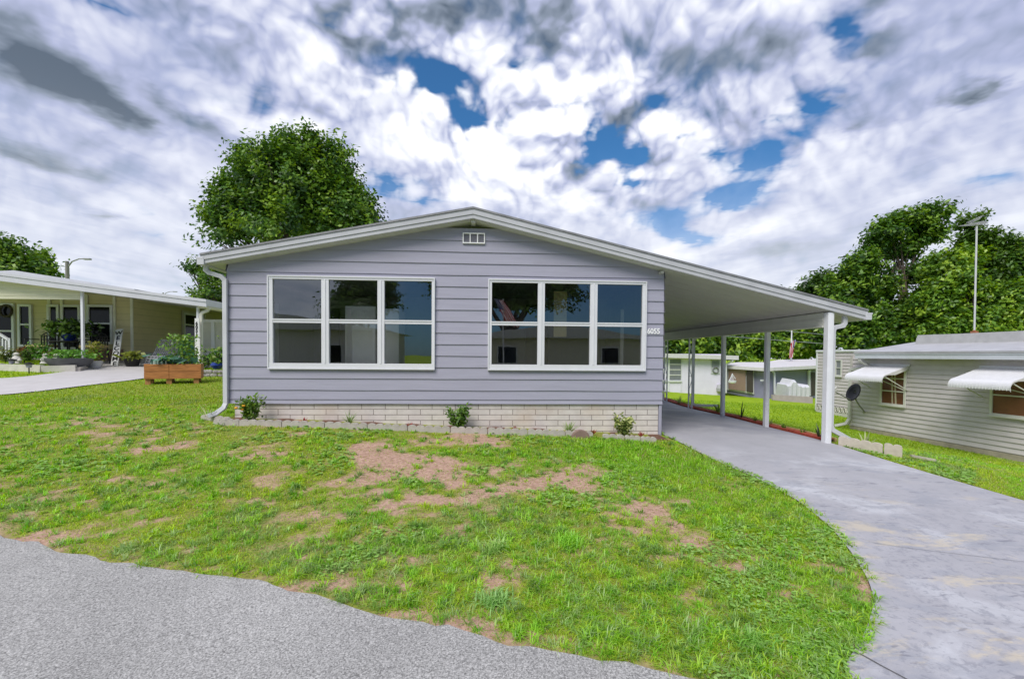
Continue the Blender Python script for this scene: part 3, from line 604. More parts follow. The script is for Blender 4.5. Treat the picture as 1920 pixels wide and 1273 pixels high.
# attic vent
v0, v1 = at(867.5, 456.5, D-.03), at(909.5, 437.5, D-.03); va = MB(); x0, x1, z0, z1 = v0[0], v1[0], v0[2], v1[2]; t = .018; y0, y1 = D-.045, D-.015
for a_, b_ in (((x0, z0), (x1, z0+t)), ((x0, z1-t), (x1, z1)), ((x0, z0+t), (x0+t, z1-t)), ((x1-t, z0+t), (x1, z1-t))): va.box((a_[0], y0, a_[1]), (b_[0], y1, b_[1]))
for i in (1, 2): xm = x0+(x1-x0)*i/3; va.box((xm-t*.5, y0, z0+t), (xm+t*.5, y1, z1-t))
vent = obj('vent', va, mat('bright_white_plastic', (.85, .85, .85), .4, .02), house); vs = MB(); vs.quad((x0+.01, D-.024, z0+.01), (x1-.01, D-.024, z0+.01), (x1-.01, D-.024, z1-.01), (x0+.01, D-.024, z1-.01)); obj('vent_screen', vs, mat('dusty_screen', (.17, .17, .20), .8, .2, 60), vent)
# number
nm = text_mb('6055', .122, .006, 'LEFT', .004); c = at(1211.5, 625.5, D-.03); mrr = Matrix.Translation((c[0]+.018, D-.027, c[2])) @ UPR @ Matrix.Diagonal((.93, 1.05, 1, 1)); obj('house_number', xf(nm, mrr), mat('bright_white_plastic', (.85, .85, .85), .4, .02), house)
# windows
def triple_window(w, xs, zmid):
    """xs: glass limits of the three lights, photo-measured"""
    x0, x1, z0, z1 = w; f = MB(); ya, yb = D-.050, D+.03; bt = .052
    def bar_(a, b, c, d, ex=0.): f.box((a, ya-ex, c), (b, yb, d))
    f.box((x0, ya-.012, z1-.022), (x1, yb, z1)); f.box((x0, ya-.012, z0), (x1, yb, z0+.024)); f.box((x0, ya-.012, z0+.024), (x0+.020, yb, z1-.022)); f.box((x1-.020, ya-.012, z0+.024), (x1, yb, z1-.022))
    gx = xs; gz0, gz1 = z0+.10, z1-.058
    f.box((x0+.02, ya, gz1), (x1-.02, yb, z1-.022)); f.box((x0+.02, ya, z0+.024), (x1-.02, yb, gz0))
    edges = [x0+.02]+[q for p in gx for q in p]+[x1-.02]
    for i in range(0, 8, 2): f.box((edges[i], ya+.004, gz0), (edges[i+1], yb, gz1))
    for i in (2, 4): f.box(((edges[i]+edges[i+1])/2-.012, ya-.006, gz0), ((edges[i]+edges[i+1])/2+.012, ya+.004, gz1))
    win = obj('window', f, VINYL, house, bevel=.003)
    for a, b in gx:
        r = MB(); r.box((a, ya+.012, zmid-.030), (b, yb-.004, zmid+.034)); r.box((a, ya+.002, zmid+.012), (b, ya+.012, zmid+.034)); obj('sash_rail', r, VINYL, win)
        for c_, d_ in ((gz0, zmid-.030), (zmid+.034, gz1)):
            g = MB(); yy = ya+.035 if c_ > zmid else ya+.05; g.quad((a, yy, c_), (b, yy, c_), (b, yy, d_), (a, yy, d_)); obj('pane', g, GLASS, win)
    return win
gxs = lambda L_: [(at(a, 610, D-.03)[0], at(b, 610, D-.03)[0]) for a, b in L_]
triple_window(W1, gxs([(512, 603), (617, 708), (721, 809.5)]), at(660, 603, D-.03)[2])
triple_window(W2, gxs([(922, 1008), (1021, 1106), (1119.5, 1203.5)]), at(1060, 608, D-.03)[2])
for p in ('wall',): pass

# ------------------------------------------------------------------ plants: helpers
def leaf_cards(C, Nrm, L, W, rng, fold=0.):
    """diamond leaves: centres, normals"""
    n = len(C); r = rng.normal(size=(n, 3)); a = np.cross(Nrm, r); a /= np.linalg.norm(a, axis=1)[:, None]+1e-9; b = np.cross(Nrm, a)
    L = np.broadcast_to(L, n)[:, None]; W = np.broadcast_to(W, n)[:, None]
    V = np.stack([C-a*L*.5, C+b*W*.5-a*L*.05, C+a*L*.5-Nrm*L*.12, C-b*W*.5-a*L*.05], 1).reshape(-1, 3)
    return V, (np.arange(n)*4)[:, None]+np.arange(4)
def unit(v): return v/(np.linalg.norm(v, axis=1)[:, None]+1e-9)
def crown_cloud(ells, n_clump, per, cr_, rng, inner=.55, up=.5):
    """leaf positions grouped in sprays over a set of ellipsoids"""
    w = np.array([(e[3]*e[4]+e[4]*e[5]+e[3]*e[5]) for e in ells]); w = w/w.sum(); ei = rng.choice(len(ells), n_clump, p=w); E = np.array(ells)[ei]
    d = unit(rng.normal(size=(n_clump, 3))); d[:, 2] = np.where(d[:, 2] < -.55, -d[:, 2], d[:, 2])
    rr = inner+(1.02-inner)*rng.random(n_clump)**.6; cc = E[:, :3]+d*E[:, 3:6]*rr[:, None]
    ci = np.repeat(np.arange(n_clump), per); sp = unit(unit(d/E[:, 3:6])+np.array([0, 0, .45])); k = len(ci)
    off = np.clip(rng.normal(size=(k, 3)), -1.7, 1.7)*cr_*np.array([1, 1, .7]); along = np.clip(rng.normal(size=k), -1.6, 1.6)*cr_*1.1
    P = cc[ci]+off*.75+sp[ci]*along[:, None]
    nr = unit(sp[ci]*.7+np.array([0, 0, up])+rng.normal(size=(k, 3))*.55)
    tone = rng.normal(size=n_clump); 
    return P, nr, tone[ci], rr[ci]
def tree(label, base, ells, trunk_r, n_clump, per, cr_, leaf, cols, seed, group='trees around the houses', name='tree', inner=.55, limbs=7):
    rng = np.random.default_rng(seed); base = np.array(base, float)
    t = thing(name, label, 'tree', base, group=group)
    P, nr, tone, rr = crown_cloud(ells, n_clump, per, cr_, rng, inner)
    V, F = leaf_cards(P, nr, leaf*(.7+.6*rng.random(len(P))), leaf*.55*(.7+.6*rng.random(len(P))), rng)
    c = np.array(cols); q = np.clip(.5+.32*tone+.18*rng.normal(size=len(P)), 0, 1)*(len(c)-1); i0 = np.clip(q.astype(int), 0, len(c)-2); f = (q-i0)[:, None]
    C = (c[i0]*(1-f)+c[i0+1]*f)*(.85+.3*rng.random((len(P), 1)))
    mesh_np('crown', V, [F], leaf_mat('tree_leaf', .24, .4), np.repeat(C, 4, 0), t)
    mb = MB(); top = np.mean(np.array(ells)[:, :3], 0); fork = base+(top-base)*.45; fork[2] = max(fork[2], base[2]+.4)
    mb.tube([base-np.array([0, 0, .2]), base+(fork-base)*.1, base+(fork-base)*.6+rng.normal(size=3)*.05, fork], [trunk_r*1.5, trunk_r*1.1, trunk_r*.9, trunk_r*.8], 10)
    for i in range(limbs):
        e = ells[i % len(ells)]; tip = np.array(e[:3])+unit(rng.normal(size=(1, 3)))[0]*np.array(e[3:6])*.7; m1 = fork+(tip-fork)*.45+rng.normal(size=3)*.18*np.linalg.norm(tip-fork)*.5
        mb.tube([fork-np.array([0, 0, trunk_r]), m1, tip], [trunk_r*.6, trunk_r*.38, trunk_r*.1], 7)
        for j in range(3):
            t2 = tip+unit(rng.normal(size=(1, 3)))[0]*np.array(e[3:6])*.45; mb.tube([m1+(tip-m1)*.3*j, t2], [trunk_r*.25, trunk_r*.05], 5)
    obj('trunk', mb, mat('bark', (.13, .10, .08), .9, .25, 8, bump=.6, bscale=20), t, smooth=True)
    return t
def ell(px, py, Y, rx, rz, ry=None):
    """ellipsoid crown lobe seen around a direction, radii in photo pixels at that depth"""
    c = at(px, py, Y); s = Y/F0; return (c[0], c[1], c[2], rx*s, (ry or rx)*s, rz*s)
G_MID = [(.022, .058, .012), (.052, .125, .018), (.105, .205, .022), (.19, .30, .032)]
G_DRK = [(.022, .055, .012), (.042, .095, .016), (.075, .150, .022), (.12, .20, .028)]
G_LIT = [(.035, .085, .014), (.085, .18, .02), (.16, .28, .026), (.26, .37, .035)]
def foliage(parent, name, P, nr, L, W, cols, rng, trans='tree_leaf'):
    V, F = leaf_cards(P, nr, L, W, rng); c = palette(cols, len(P), rng, .2); return mesh_np(name, V, [F], leaf_mat(trans, .30, .4), np.repeat(c, 4, 0), parent)
def shrub(label, c, w, h, n, leaf, cols, seed, cat='shrub', group=None, name='shrub', stems=7, flowers=None):
    rng = np.random.default_rng(seed); c = np.array(c, float); t = thing(name, label, cat, c, group=group)
    mb = MB(); tips = []
    for i in range(stems):
        a = rng.random()*6.28; r = w*.5*rng.random()**.5; tip = c+np.array([r*math.cos(a), r*math.sin(a)*.7, h*(.7+.35*rng.random())]); b0 = c+np.array([.2*r*math.cos(a), .2*r*math.sin(a), 0]); mb.tube([b0, (b0+tip)/2+rng.normal(size=3)*.02, tip], [.007, .005, .002], 5); tips.append((b0, tip))
    obj('stem', mb, mat('green_stem', (.10, .12, .04), .7), t)
    k = rng.integers(0, stems, n); u = .12+.9*rng.random(n); B = np.array([x[0] for x in tips])[k]; T = np.array([x[1] for x in tips])[k]
    P = B+(T-B)*u[:, None]+rng.normal(size=(n, 3))*w*.10; P[:, 2] = np.maximum(P[:, 2], c[2]+.01)
    nr = unit(rng.normal(size=(n, 3))*.6+np.array([0, -.3, .8])); foliage(t, 'foliage', P, nr, leaf*(.7+.6*rng.random(n)), leaf*.42*(.7+.6*rng.random(n)), cols, rng)
    if flowers:
        for p in flowers: obj('flower', MB().lathe([(.0, -.018), (.028, 0), (.02, .018), (.0, .02)], np.array(p), 8), mat('orange_petal', (.85, .40, .02), .6), t)
    return t
def spiky(label, c, n, L, w, cols, seed, cat='plant', group=None, lean=(10, 60), name='spiky_plant'):
    rng = np.random.default_rng(seed); c = np.array(c, float); t = []; a = rng.random(n)*6.28; le = rad(lean[0])+rad(lean[1]-lean[0])*rng.random(n); ll = L*(.6+.5*rng.random(n)); V = []; F = []; C = []
    pc = palette(cols, n, rng, .12)
    for i in range(n):
        d = np.array([math.cos(a[i]), math.sin(a[i]), 0]); s = np.array([-d[1], d[0], 0]); b = len(V)
        for u in (0, .4, .75, 1.):
            p = d*(.01+ll[i]*math.sin(le[i])*u**1.25)+np.array([0, 0, ll[i]*math.cos(le[i])*u*(1-.15*u)]); ww = w*(1-u**3)*.5+.0006; V += [p-s*ww, p+s*ww]; C += [pc[i], pc[i]]
        for q in range(3): F.append((b+2*q, b+2*q+1, b+2*q+3, b+2*q+2))
    o = mesh_np(name, np.array(V), [np.array(F)], leaf_mat('tree_leaf', .30, .4), np.array(C)); o.location = c; return tag(o, label, cat, group)
# ------------------------------------------------------------------ flower bed along the house
bed = MB(); xs_ = np.linspace(-4.25, 3.0, 60)
for a, b in zip(xs_[:-1], xs_[1:]):
    q = lambda x, y: (x, y, tz1(x, y)-.005+.015*math.sin(x*9))
    bed.quad(q(a, 7.30), q(b, 7.30), q(b, 7.77), q(a, 7.77))
structure(obj('flower_bed', bed, mat('red_mulch', (.16, .085, .055), .95, .35, 25, bump=.8, bscale=40)))
CONC = mat('weathered_concrete', (.47, .43, .39), .85, .14, 9, bump=.4, bscale=50, dirt=((.28, .25, .20), .55, .6))
def edging(c0, c1, label, n=5, h=.095, group='scalloped edging blocks of the flower bed', m=CONC):
    """a concrete edging block with a scalloped top"""
    c0, c1 = np.array(c0, float), np.array(c1, float); d = (c1-c0)[:2]; Ld = np.linalg.norm(d); ux = d/Ld; t = np.array([-ux[1], ux[0]])*.028
    prof = [(0, -.06)]; st = Ld/n
    top = []
    for i in range(n):
        for a in np.linspace(math.pi, 0, 7): top.append(((i+.5)*st+.5*st*math.cos(a)*.98, h-.03+.03*math.sin(a)))
    poly = [(0, -.06), (Ld, -.06)]+top[::-1]; mb = MB(); k = len(poly); vs = []
    for s in (-1, 1):
        for x, z in poly: vs.append((c0[0]+ux[0]*x+t[0]*s, c0[1]+ux[1]*x+t[1]*s, c0[2]+(c1[2]-c0[2])*x/Ld+z))
    fs = [(i, (i+1) % k, k+(i+1) % k, k+i) for i in range(k)]
    cb = len(vs)        # caps as strips
    mb.add(vs, fs)
    for s in (0, 1):
        o = s*k
        for i in range(len(top)-1):
            xa, xb = top[i][0], top[i+1][0]; P = lambda x, z: (c0[0]+ux[0]*x+t[0]*(2*s-1), c0[1]+ux[1]*x+t[1]*(2*s-1), c0[2]+(c1[2]-c0[2])*x/Ld+z)
            mb.quad(P(xa, -.06), P(xb, -.06), P(xb, top[i+1][1]), P(xa, top[i][1]))
    return tag(obj('edging_block', mb, m), label, 'edging block', group)
ED = 'weathered concrete edging block with scalloped top in the front row below the brick skirt'
epx = [(402,786),(450,787.5),(530,789.5),(610,792),(690,794),(765,796),(845,798),(915,799.5),(990,801.5),(1060,803.5),(1112,806)]
pts = [np.array([at(x, y, 7.27)[0], 7.27, tz1(at(x, y, 7.27)[0], 7.27)]) for x, y in epx]
for a, b in zip(pts[:-1], pts[1:]): edging(a, a+(b-a)*.985, ED, n=max(4, round((b[0]-a[0])/.125)))
edging((-4.62, 7.62, tz1(-4.6, 7.6)), (-4.1, 7.46, tz1(-4.1, 7.46)), 'short dark edged block under the left downspout spout', n=4, h=.075)
for i, (a, b) in enumerate([((1130, 806), (1170, 806.5)), ((1172, 806.5), (1200, 808)), ((1202, 808.5), (1230, 812))]):
    A, B = at(*a, 7.2-.03*i), at(*b, 7.2-.03*i); A[2] = tz1(A[0], A[1]); B[2] = tz1(B[0], B[1])
    edging(A, B, ['rounded pale edging block right of the brown stone', 'rounded pale edging block in front of the variegated shrub', 'last edging block at the driveway corner of the bed'][i], n=3, h=.085)
st = MB(); c = ground_at(1088, 806); c[1] = 7.19; c[0] = at(1088, 800, 7.19)[0]; c[2] = tz1(c[0], c[1])
th = np.linspace(0, math.pi, 14); poly = [(.15*math.cos(a), .155*math.sin(a)**.8) for a in th]; st.prism([(c[0]+x, c[2]+z-.02) for x, z in poly], 1, c[1]-.05, c[1]+.01)
tag(obj('stone', st, mat('brown_stone', (.25, .17, .145), .85, .12, 10, bump=.3), bevel=.015), 'rounded purplish brown stone slab leaning at the bed edge', 'stone')
GL = [(.08, .17, .025), (.15, .26, .035), (.22, .33, .05), (.05, .11, .018)]
def bedpt(px, y=7.5): x = at(px, 780, y)[0]; return (x, y, tz1(x, y)+.03)
shrub('leafy bed shrub with orange blossoms beside the left downspout', bedpt(470), .37, .36, 560, .075, GL, 31, group='shrubs in the flower bed', flowers=[(at(457, 761, 7.36)), (at(454, 768, 7.38)), (at(443, 765, 7.42))])
shrub('dense dark green shrub below the gap between the two windows', bedpt(858), .37, .36, 640, .075, GL[:2]+GL[3:], 32, group='shrubs in the flower bed')
shrub('yellow variegated shrub near the driveway end of the bed', bedpt(1170, 7.4), .37, .34, 520, .075, [(.30, .34, .10), (.10, .17, .03), (.40, .42, .16), (.07, .13, .02)], 33, group='shrubs in the flower bed')
SPD = [(.22, .32, .10), (.36, .42, .20), (.16, .27, .07)]
spiky('small striped spider plant below the left triple window', bedpt(655, 7.42), 26, .24, .016, SPD, 34, group='spider plants in the bed')
spiky('larger striped spider plant just left of the brown stone', bedpt(1067, 7.34), 34, .27, .018, SPD, 35, group='spider plants in the bed')
RED = [(.36, .03, .03), (.22, .04, .04), (.25, .12, .04)]
for px, lab in ((571, 'tiny red bromeliad right of the orange flowered shrub'), (767, 'tiny red bromeliad between spider plant and dark shrub'), (965, 'tiny upright red bromeliad below the right triple window'), (1113, 'tiny red bromeliad right behind the brown stone'), (1202, 'low red bromeliad at the driveway corner of the bed')):
    spiky(lab, bedpt(px, 7.38), 16, .11, .016, RED, px, group='red bromeliads in the bed', lean=(5, 65))
spiky('pale strap leaved plant by the left downspout', (-4.52, 7.6, tz1(-4.5, 7.6)), 12, .34, .016, [(.35, .42, .18), (.45, .45, .25)], 36, lean=(25, 65))
# red border strip right of the driveway
rbm = mat('red_border_mulch', (.42, .075, .045), .9, .25, 14, bump=.6); yb = mat('ochre_border_edge', (.58, .42, .20), .85, .15, 10)
bo = thing('garden_border', 'low red mulch border with ochre rim along the carport driveway', 'garden border', (6.2, 11, .1))
a_, b_ = MB(), MB(); ys_ = np.linspace(7.75, 15.6, 50)
for y0, y1 in zip(ys_[:-1], ys_[1:]):
    P = lambda x, y, dz: (x, y, tz1(x, y)+dz)
    wv = .02*math.sin(y0*6); a_.add([P(6.04, y0, 0), P(6.04, y1, 0), P(6.04, y1, .05), P(6.04, y0, .05+wv*.3), P(6.22, y0, .06), P(6.22, y1, .06)], [(0, 3, 2, 1), (3, 4, 5, 2)])
    b_.add([P(6.22, y0, 0), P(6.27, y0, 0), P(6.27, y0, .085+wv*.4), P(6.22, y0, .085+wv*.4), P(6.22, y1, 0), P(6.27, y1, 0), P(6.27, y1, .085), P(6.22, y1, .085)], [(0, 1, 2, 3), (7, 6, 5, 4), (3, 2, 6, 7), (1, 5, 6, 2), (0, 3, 7, 4)])
obj('mulch', a_, rbm, bo); obj('rim', b_, yb, bo)
def gpt(x, y): return (x, y, tz1(x, y))
for x, y, L_, n, cols, lab in ((6.13, 10.6, .50, 5, [(.03, .05, .02)], 'dark pair of strap leaves right of the third post'), (6.15, 9.55, .28, 12, SPD, 'pale spider plant just behind the second square post'), (6.13, 8.0, .40, 6, [(.13, .16, .10), (.05, .07, .03)], 'grey strap leaved plant beside the front corner post'),
                               (6.13, 14.1, .35, 14, SPD, 'tufted pale plant between the two scroll posts'), (6.15, 11.7, .40, 14, [(.10, .18, .03)], 'green tuft behind the third square post'), (6.62, 7.55, .34, 8, [(.40, .44, .22)], 'pale bladed plant behind the splash blocks')):
    spiky(lab, gpt(x, y), n, L_, .032, cols, int(y*10), group='plants in the driveway border', lean=(8, 40))
for x, y, lab in ((6.13, 10.0, 'small green sprout in the border midway between square posts'), (6.13, 9.0, 'round green sprout in the border before the second post'), (6.13, 8.45, 'small green sprout in the border nearest the corner post')):
    shrub(lab, gpt(x, y), .12, .14, 50, .05, GL, int(y*7), cat='plant', group='sprouts in the driveway border', name='sprout', stems=4)
PALE = mat('pale_edging_concrete', (.56, .50, .43), .85, .12, 9, bump=.4, dirt=((.36, .31, .24), .55, .5))
edging((6.06, 7.46, tz1(6.06, 7.46)), (6.46, 7.02, tz1(6.46, 7.02)), 'long pale splash block against the front carport post', n=4, h=.17, m=PALE, group='splash blocks at the corner post')
edging((6.47, 7.01, tz1(6.47, 7.0)), (6.64, 6.86, tz1(6.6, 6.9)), 'stubby pale splash block with notched top nearest the street', n=2, h=.19, m=PALE, group='splash blocks at the corner post')
pl = MB(); p0, p1 = gpt(6.78, 6.85), gpt(7.05, 6.72); pl.bar((p0[0], p0[1], p0[2]+.05), (p1[0], p1[1], p1[2]+.04), .07, .03); tag(obj('board', pl, mat('weathered_board', (.45, .42, .34), .8, .15)), 'short weathered board lying in the grass by the splash blocks', 'board')

# ------------------------------------------------------------------ neighbour on the left
CREAM = mat('cream_wall_paint', (.61, .54, .325), .7, .05, 3); CREAML = mat('light_cream_siding', (.74, .71, .54), .6, .04, 3)
nh = thing('house', 'cream single storey house with white porch posts and carport on the left', 'house', (-14, 14.8, 1.15))
YW, YP = 14.8, 13.2
def bx(mb, px0, px1, py0, py1, Y, dy): a, b = at(px0, py1, Y), at(px1, py0, Y); mb.box((a[0], Y, a[2]), (b[0], Y+dy, b[2]))
w = MB(); XS = at(247, 600, YW)[0]; xl = at(-120, 600, YW)[0]-4
w.box((xl, YW, .9), (XS, YW+.12, 3.55)); w.box((XS-.12, YW+.12, .9), (XS, 23, 3.5)); obj('wall', w, CREAM, nh)
lb = MB(); 
for z in np.arange(1.2, 3.5, .2): lb.box((xl, YW-.006, z), (XS, YW, z+.012))
for z in np.arange(1.2, 3.5, .2): lb.box((XS, YW, z), (XS+.006, 23, z+.012))
obj('siding_lap', lb, mat('cream_lap', (.46, .42, .26), .7), nh)
sk = MB(); bx(sk, 60, 247, 672, 693, YW-.03, .03); sk.box((XS, YW-.03, .9), (XS+.03, 23, 1.62)); obj('skirting', sk, mat('greige_skirting', (.48, .44, .40), .8, .08), nh)
pk = MB(); bx(pk, 37, 61, 650, 672, YW-.05, .05); bx(pk, 118, 230, 655, 676, YW-.04, .02); obj('stone_panel', pk, mat('pinkish_stone', (.30, .20, .17), .8, .25, 12), nh)
tr = MB()
for px in (92, 115.5, 162, 214, 246.5): bx(tr, px-1.4, px+1.4, 553, 690, YW-.05, .04)
obj('wall_trim', tr, mat('trim_cream_white', (.70, .69, .58), .6), nh)
gp = MB(); a, b, c2, d2 = at(-130, 506, YP), at(151, 546, YP), at(151, 562, YP), at(-130, 559, YP)
gp.prism([(d2[0], d2[2]), (c2[0], c2[2]), (b[0], b[2]), (a[0], a[2]+.2)], 1, YP-.02, YP+.05)
for py in (537, 543, 549, 555.5):
    e0, e1 = at(-130, py-1.5, YP), at(151, py+.5, YP); gp.prism([(e0[0], e0[2]), (e1[0], e1[2]), (e1[0], e1[2]+.012), (e0[0], e0[2]+.012)], 1, YP-.03, YP-.02)
obj('gable_panel', gp, CREAML, nh)
# roof: front fascia runs down to the carport eave
rr = MB(); YR = 12.9; A = at(-220, 487, YR); B = at(386, 571.5, YR); T = .20; L0 = (A[0]-7, A[2]-.9)
rr.prism([L0, (A[0], A[2]-T+.05), (B[0], B[2]-.03), (B[0], B[2]+.15), (A[0], A[2]+.05), (L0[0], L0[1]+.2)], 1, YR+.02, 24)
obj('roof', rr, mat('neighbour_roof_metal', (.62, .62, .63), .5, .06, 2), nh)
fs_ = MB(); fs_.prism([(A[0], A[2]-T+.03), (B[0]+.02, B[2]-.06), (B[0]+.02, B[2]+.13), (A[0], A[2]+.03)], 1, YR-.02, YR+.02); fs_.prism([(A[0], A[2]-.01), (B[0]+.03, B[2]+.07), (B[0]+.03, B[2]+.145), (A[0], A[2]+.06)], 1, YR-.04, YR-.02); obj('fascia', fs_, WHITE, nh)
ur = MB(); p, q, r_ = at(48, 511, 17), at(268, 545, 17), at(-60, 515, 17); ur.prism([(r_[0], r_[2]-.5), (q[0], q[2]-.15), (q[0], q[2]), (p[0], p[2]), (r_[0], r_[2])], 1, 16.6, 24); obj('upper_roof', ur, mat('grey_roof_metal', (.50, .51, .53), .45, .06, 2), nh)
cb = MB(); cc0 = at(370, 577, 13.1); cb.box((B[0]-.25, YR+.05, cc0[2]-.02), (B[0]-.02, 24, cc0[2]+.12)); obj('carport_beam', cb, CREAML, nh)
gpole = lambda px, top, Y, wd: MB().box((at(px, 600, Y)[0]-wd/2, Y-wd/2, tz1(at(px, 600, Y)[0], Y)-.05), (at(px, 600, Y)[0]+wd/2, Y+wd/2, at(px, top, Y)[2]))
obj('porch_post', gpole(155, 545, YP-.12, .062), VINYL, nh, bevel=.005); obj('carport_post', gpole(371.5, 576, 13.1, .06), VINYL, nh); obj('carport_post', gpole(383, 585, 18.2, .06), VINYL, nh)
ds = MB(); q = [at(391, 573, 13.1), at(391, 579, 13.1), at(388.5, 583, 13.1), at(380, 586, 13.1), at(377, 590, 13.1), at(377, 690, 13.1)]; ds.rtube(q, .075, .06); obj('downspout', ds, mat('cream_downspout', (.68, .67, .58), .5), nh)
def nwin(px0, px1, py0, py1, Y=YW, door=False, X=None):
    f = MB(); a, b = at(px0, py1, Y), at(px1, py0, Y); x0, x1, z0, z1 = a[0], b[0], a[2], b[2]; t = .07; y0, y1 = Y-.07, Y-.005
    zm = (z0+z1)/2+.03
    f.box((x0, y0, z0), (x1, y1, z0+t)); f.box((x0, y0, z1-t), (x1, y1, z1)); f.box((x0, y0, z0+t), (x0+t, y1, z1-t)); f.box((x1-t, y0, z0+t), (x1, y1, z1-t)); f.box((x0+t, y0+.01, zm-.025), (x1-t, y1, zm+.025))
    o = obj('door' if door else 'window', f, VINYL, nh, bevel=.004)
    for c_, d_ in ((z0+t, zm-.025), (zm+.025, z1-t)): g = MB(); g.quad((x0+t, y0+.04, c_), (x1-t, y0+.04, c_), (x1-t, y0+.04, d_), (x0+t, y0+.04, d_)); obj('pane', g, DGL, o)
    return o
DGL = mat('dark_glazing', (.010, .011, .014), .08, .3, 2, spec=.22)
nwin(-8, 29, 569, 676, door=True); nwin(37, 62, 571, 650); nwin(92, 113, 571.5, 655); nwin(118, 153, 572, 655); nwin(166, 213, 572, 645)
wr = MB(); c = at(11, 580, YW-.1); wr.tube([(c[0]+.17*math.cos(t), c[1], c[2]-.05+.17*math.sin(t)) for t in np.linspace(0, 6.2832, 22)], .035, 6); tag(obj('wreath', wr, mat('dark_twigs', (.07, .055, .045), .9, .5, 40)), 'dark round twig wreath hanging on the glazed front door', 'wreath')
sd = MB(); xw = XS+.01; ya, yb_ = 17.1, 18.0; sd.box((xw, ya, 1.2), (xw+.03, yb_, 3.15)); dr = obj('side_door', sd, mat('greige_door', (.55, .52, .44), .6), nh); g = MB(); g.quad((xw+.045, ya+.15, 2.25), (xw+.045, yb_-.15, 2.25), (xw+.045, yb_-.15, 2.62), (xw+.045, ya+.15, 2.62)); g.quad((xw+.045, ya+.15, 2.67), (xw+.045, yb_-.15, 2.67), (xw+.045, yb_-.15, 3.0), (xw+.045, ya+.15, 3.0)); obj('pane', g, DGL, dr); f = MB(); f.box((xw+.031, ya+.08, 2.18), (xw+.042, yb_-.08, 3.07)); obj('frame', f, VINYL, dr)
# railing at the door steps
ra = thing('railing', 'white stair railing with square newel in front of the door', 'railing', gpt(-14.2, 13.6)); rl = MB(); Yr = 13.7; P = lambda x, y: at(x, y, Yr)
n0 = P(18.5, 640); n1 = P(18.5, 672); rl.box((n0[0]-.03, Yr-.03, n1[2]-.1), (n0[0]+.03, Yr+.03, P(18, 634)[2])); obj('newel', rl, VINYL, ra); rl = MB(); rl.bar(P(-14, 618), P(17, 637.5), .06); rl.bar(P(-14, 652), P(17, 667), .04); obj('handrail', rl, VINYL, ra); rl = MB()
for px in (-8, -1, 5.5, 11.5): rl.bar(P(px, 622+(px+14)*.63), P(px, 650+(px+14)*.5), .035)
obj('baluster', rl, VINYL, ra)
# low kerb wall of the porch bed
kw = MB(); K = [ground_at(-60, 693), ground_at(0, 694.5), ground_at(75, 698), ground_at(139, 697)]
for a, b in zip(K[:-1], K[1:]): kw.bar(a+np.array([0, .06, .04]), b+np.array([0, .06, .06]), .12, .24)
kw2 = thing('kerb_wall', 'low whitewashed kerb wall edging the porch bed', 'low wall', K[1]); obj('kerb_run', kw, mat('whitewashed_block', (.62, .59, .52), .85, .12, 6, bump=.4), kw2)
k2 = MB(); k2.bar(ground_at(141, 697)+np.array([0, .05, .02]), ground_at(156, 692.5)+np.array([0, .05, .04]), .14, .16); obj('kerb_end', k2, CONC, kw2)
# porch furniture
def bar_chair(px, py_seat, px_w, label, Y, flip=1):
    c = at(px, py_seat, Y); t = thing('bar_chair', label, 'chair', (c[0], Y, tz1(c[0], Y)), group='dark metal bar chairs on the porch'); zg = tz1(c[0], Y); s = c[2]; hw = px_w/2*Y/F0
    se = MB(); se.box((c[0]-hw, Y-.22, s-.03), (c[0]+hw, Y+.22, s+.04)); obj('seat', se, mat('tan_cushion', (.50, .38, .20), .8, .1), t, bevel=.015)
    for sx in (-1, 1):
        for sy in (-1, 1): m_ = MB(); m_.tube([(c[0]+sx*hw*.9, Y+sy*.2, s-.03), (c[0]+sx*hw*1.05, Y+sy*.24, zg)], .016, 6); obj('leg', m_, DARK, t)
    bk = MB(); hb = .42; arch = [(c[0]+hw*.85*u, Y+.22, s+hb*(.75+.25*math.cos(u*1.57))) for u in np.linspace(-1, 1, 11)]
    bk.tube([(c[0]-hw*.85, Y+.22, s)]+arch+[(c[0]+hw*.85, Y+.22, s)], .016, 6)
    for u in (-.55, -.28, 0, .28, .55): bk.bar((c[0]+hw*u, Y+.22, s+.04), (c[0]+hw*u, Y+.22, s+hb*.78), .022)
    for z in (.1, .2, .3): bk.bar((c[0]-hw*.8, Y+.22, s+z), (c[0]+hw*.8, Y+.22, s+z), .02)
    for u in (-.4, 0, .4): bk.tube([(c[0]+hw*u+.05*math.cos(a), Y+.22, s+hb*.84+.03*math.sin(a)) for a in np.linspace(0, 6.28, 9)], .008, 4)
    obj('backrest', bk, DARK, t)
    for sx in (-1, 1): ar = MB(); ar.tube([(c[0]+sx*hw*1.05, Y+.22, s+.2), (c[0]+sx*hw*1.15, Y-.18, s+.2), (c[0]+sx*hw*1.1, Y-.22, s)], .013, 6); obj('armrest', ar, DARK, t)
    fr = MB(); fr.tube([(c[0]-hw, Y-.22, zg+.25), (c[0]+hw, Y-.22, zg+.25)], .011, 6); obj('footrest', fr, DARK, t)
bar_chair(80, 649, 34, 'dark lattice back bar chair left of the planted table', 14.0); bar_chair(176, 650, 30, 'dark bar chair right of the porch post under the window', 14.1)
tt = thing('table', 'tall dark porch table with slatted base carrying a blue pot', 'table', gpt(at(128, 650, 14)[0], 14.0)); c = at(128, 640, 14.0); m_ = MB(); m_.lathe([(.40, -.03), (.42, -.015), (.42, .01), (.0, .015)], c, 20); obj('tabletop', m_, DARK, tt)
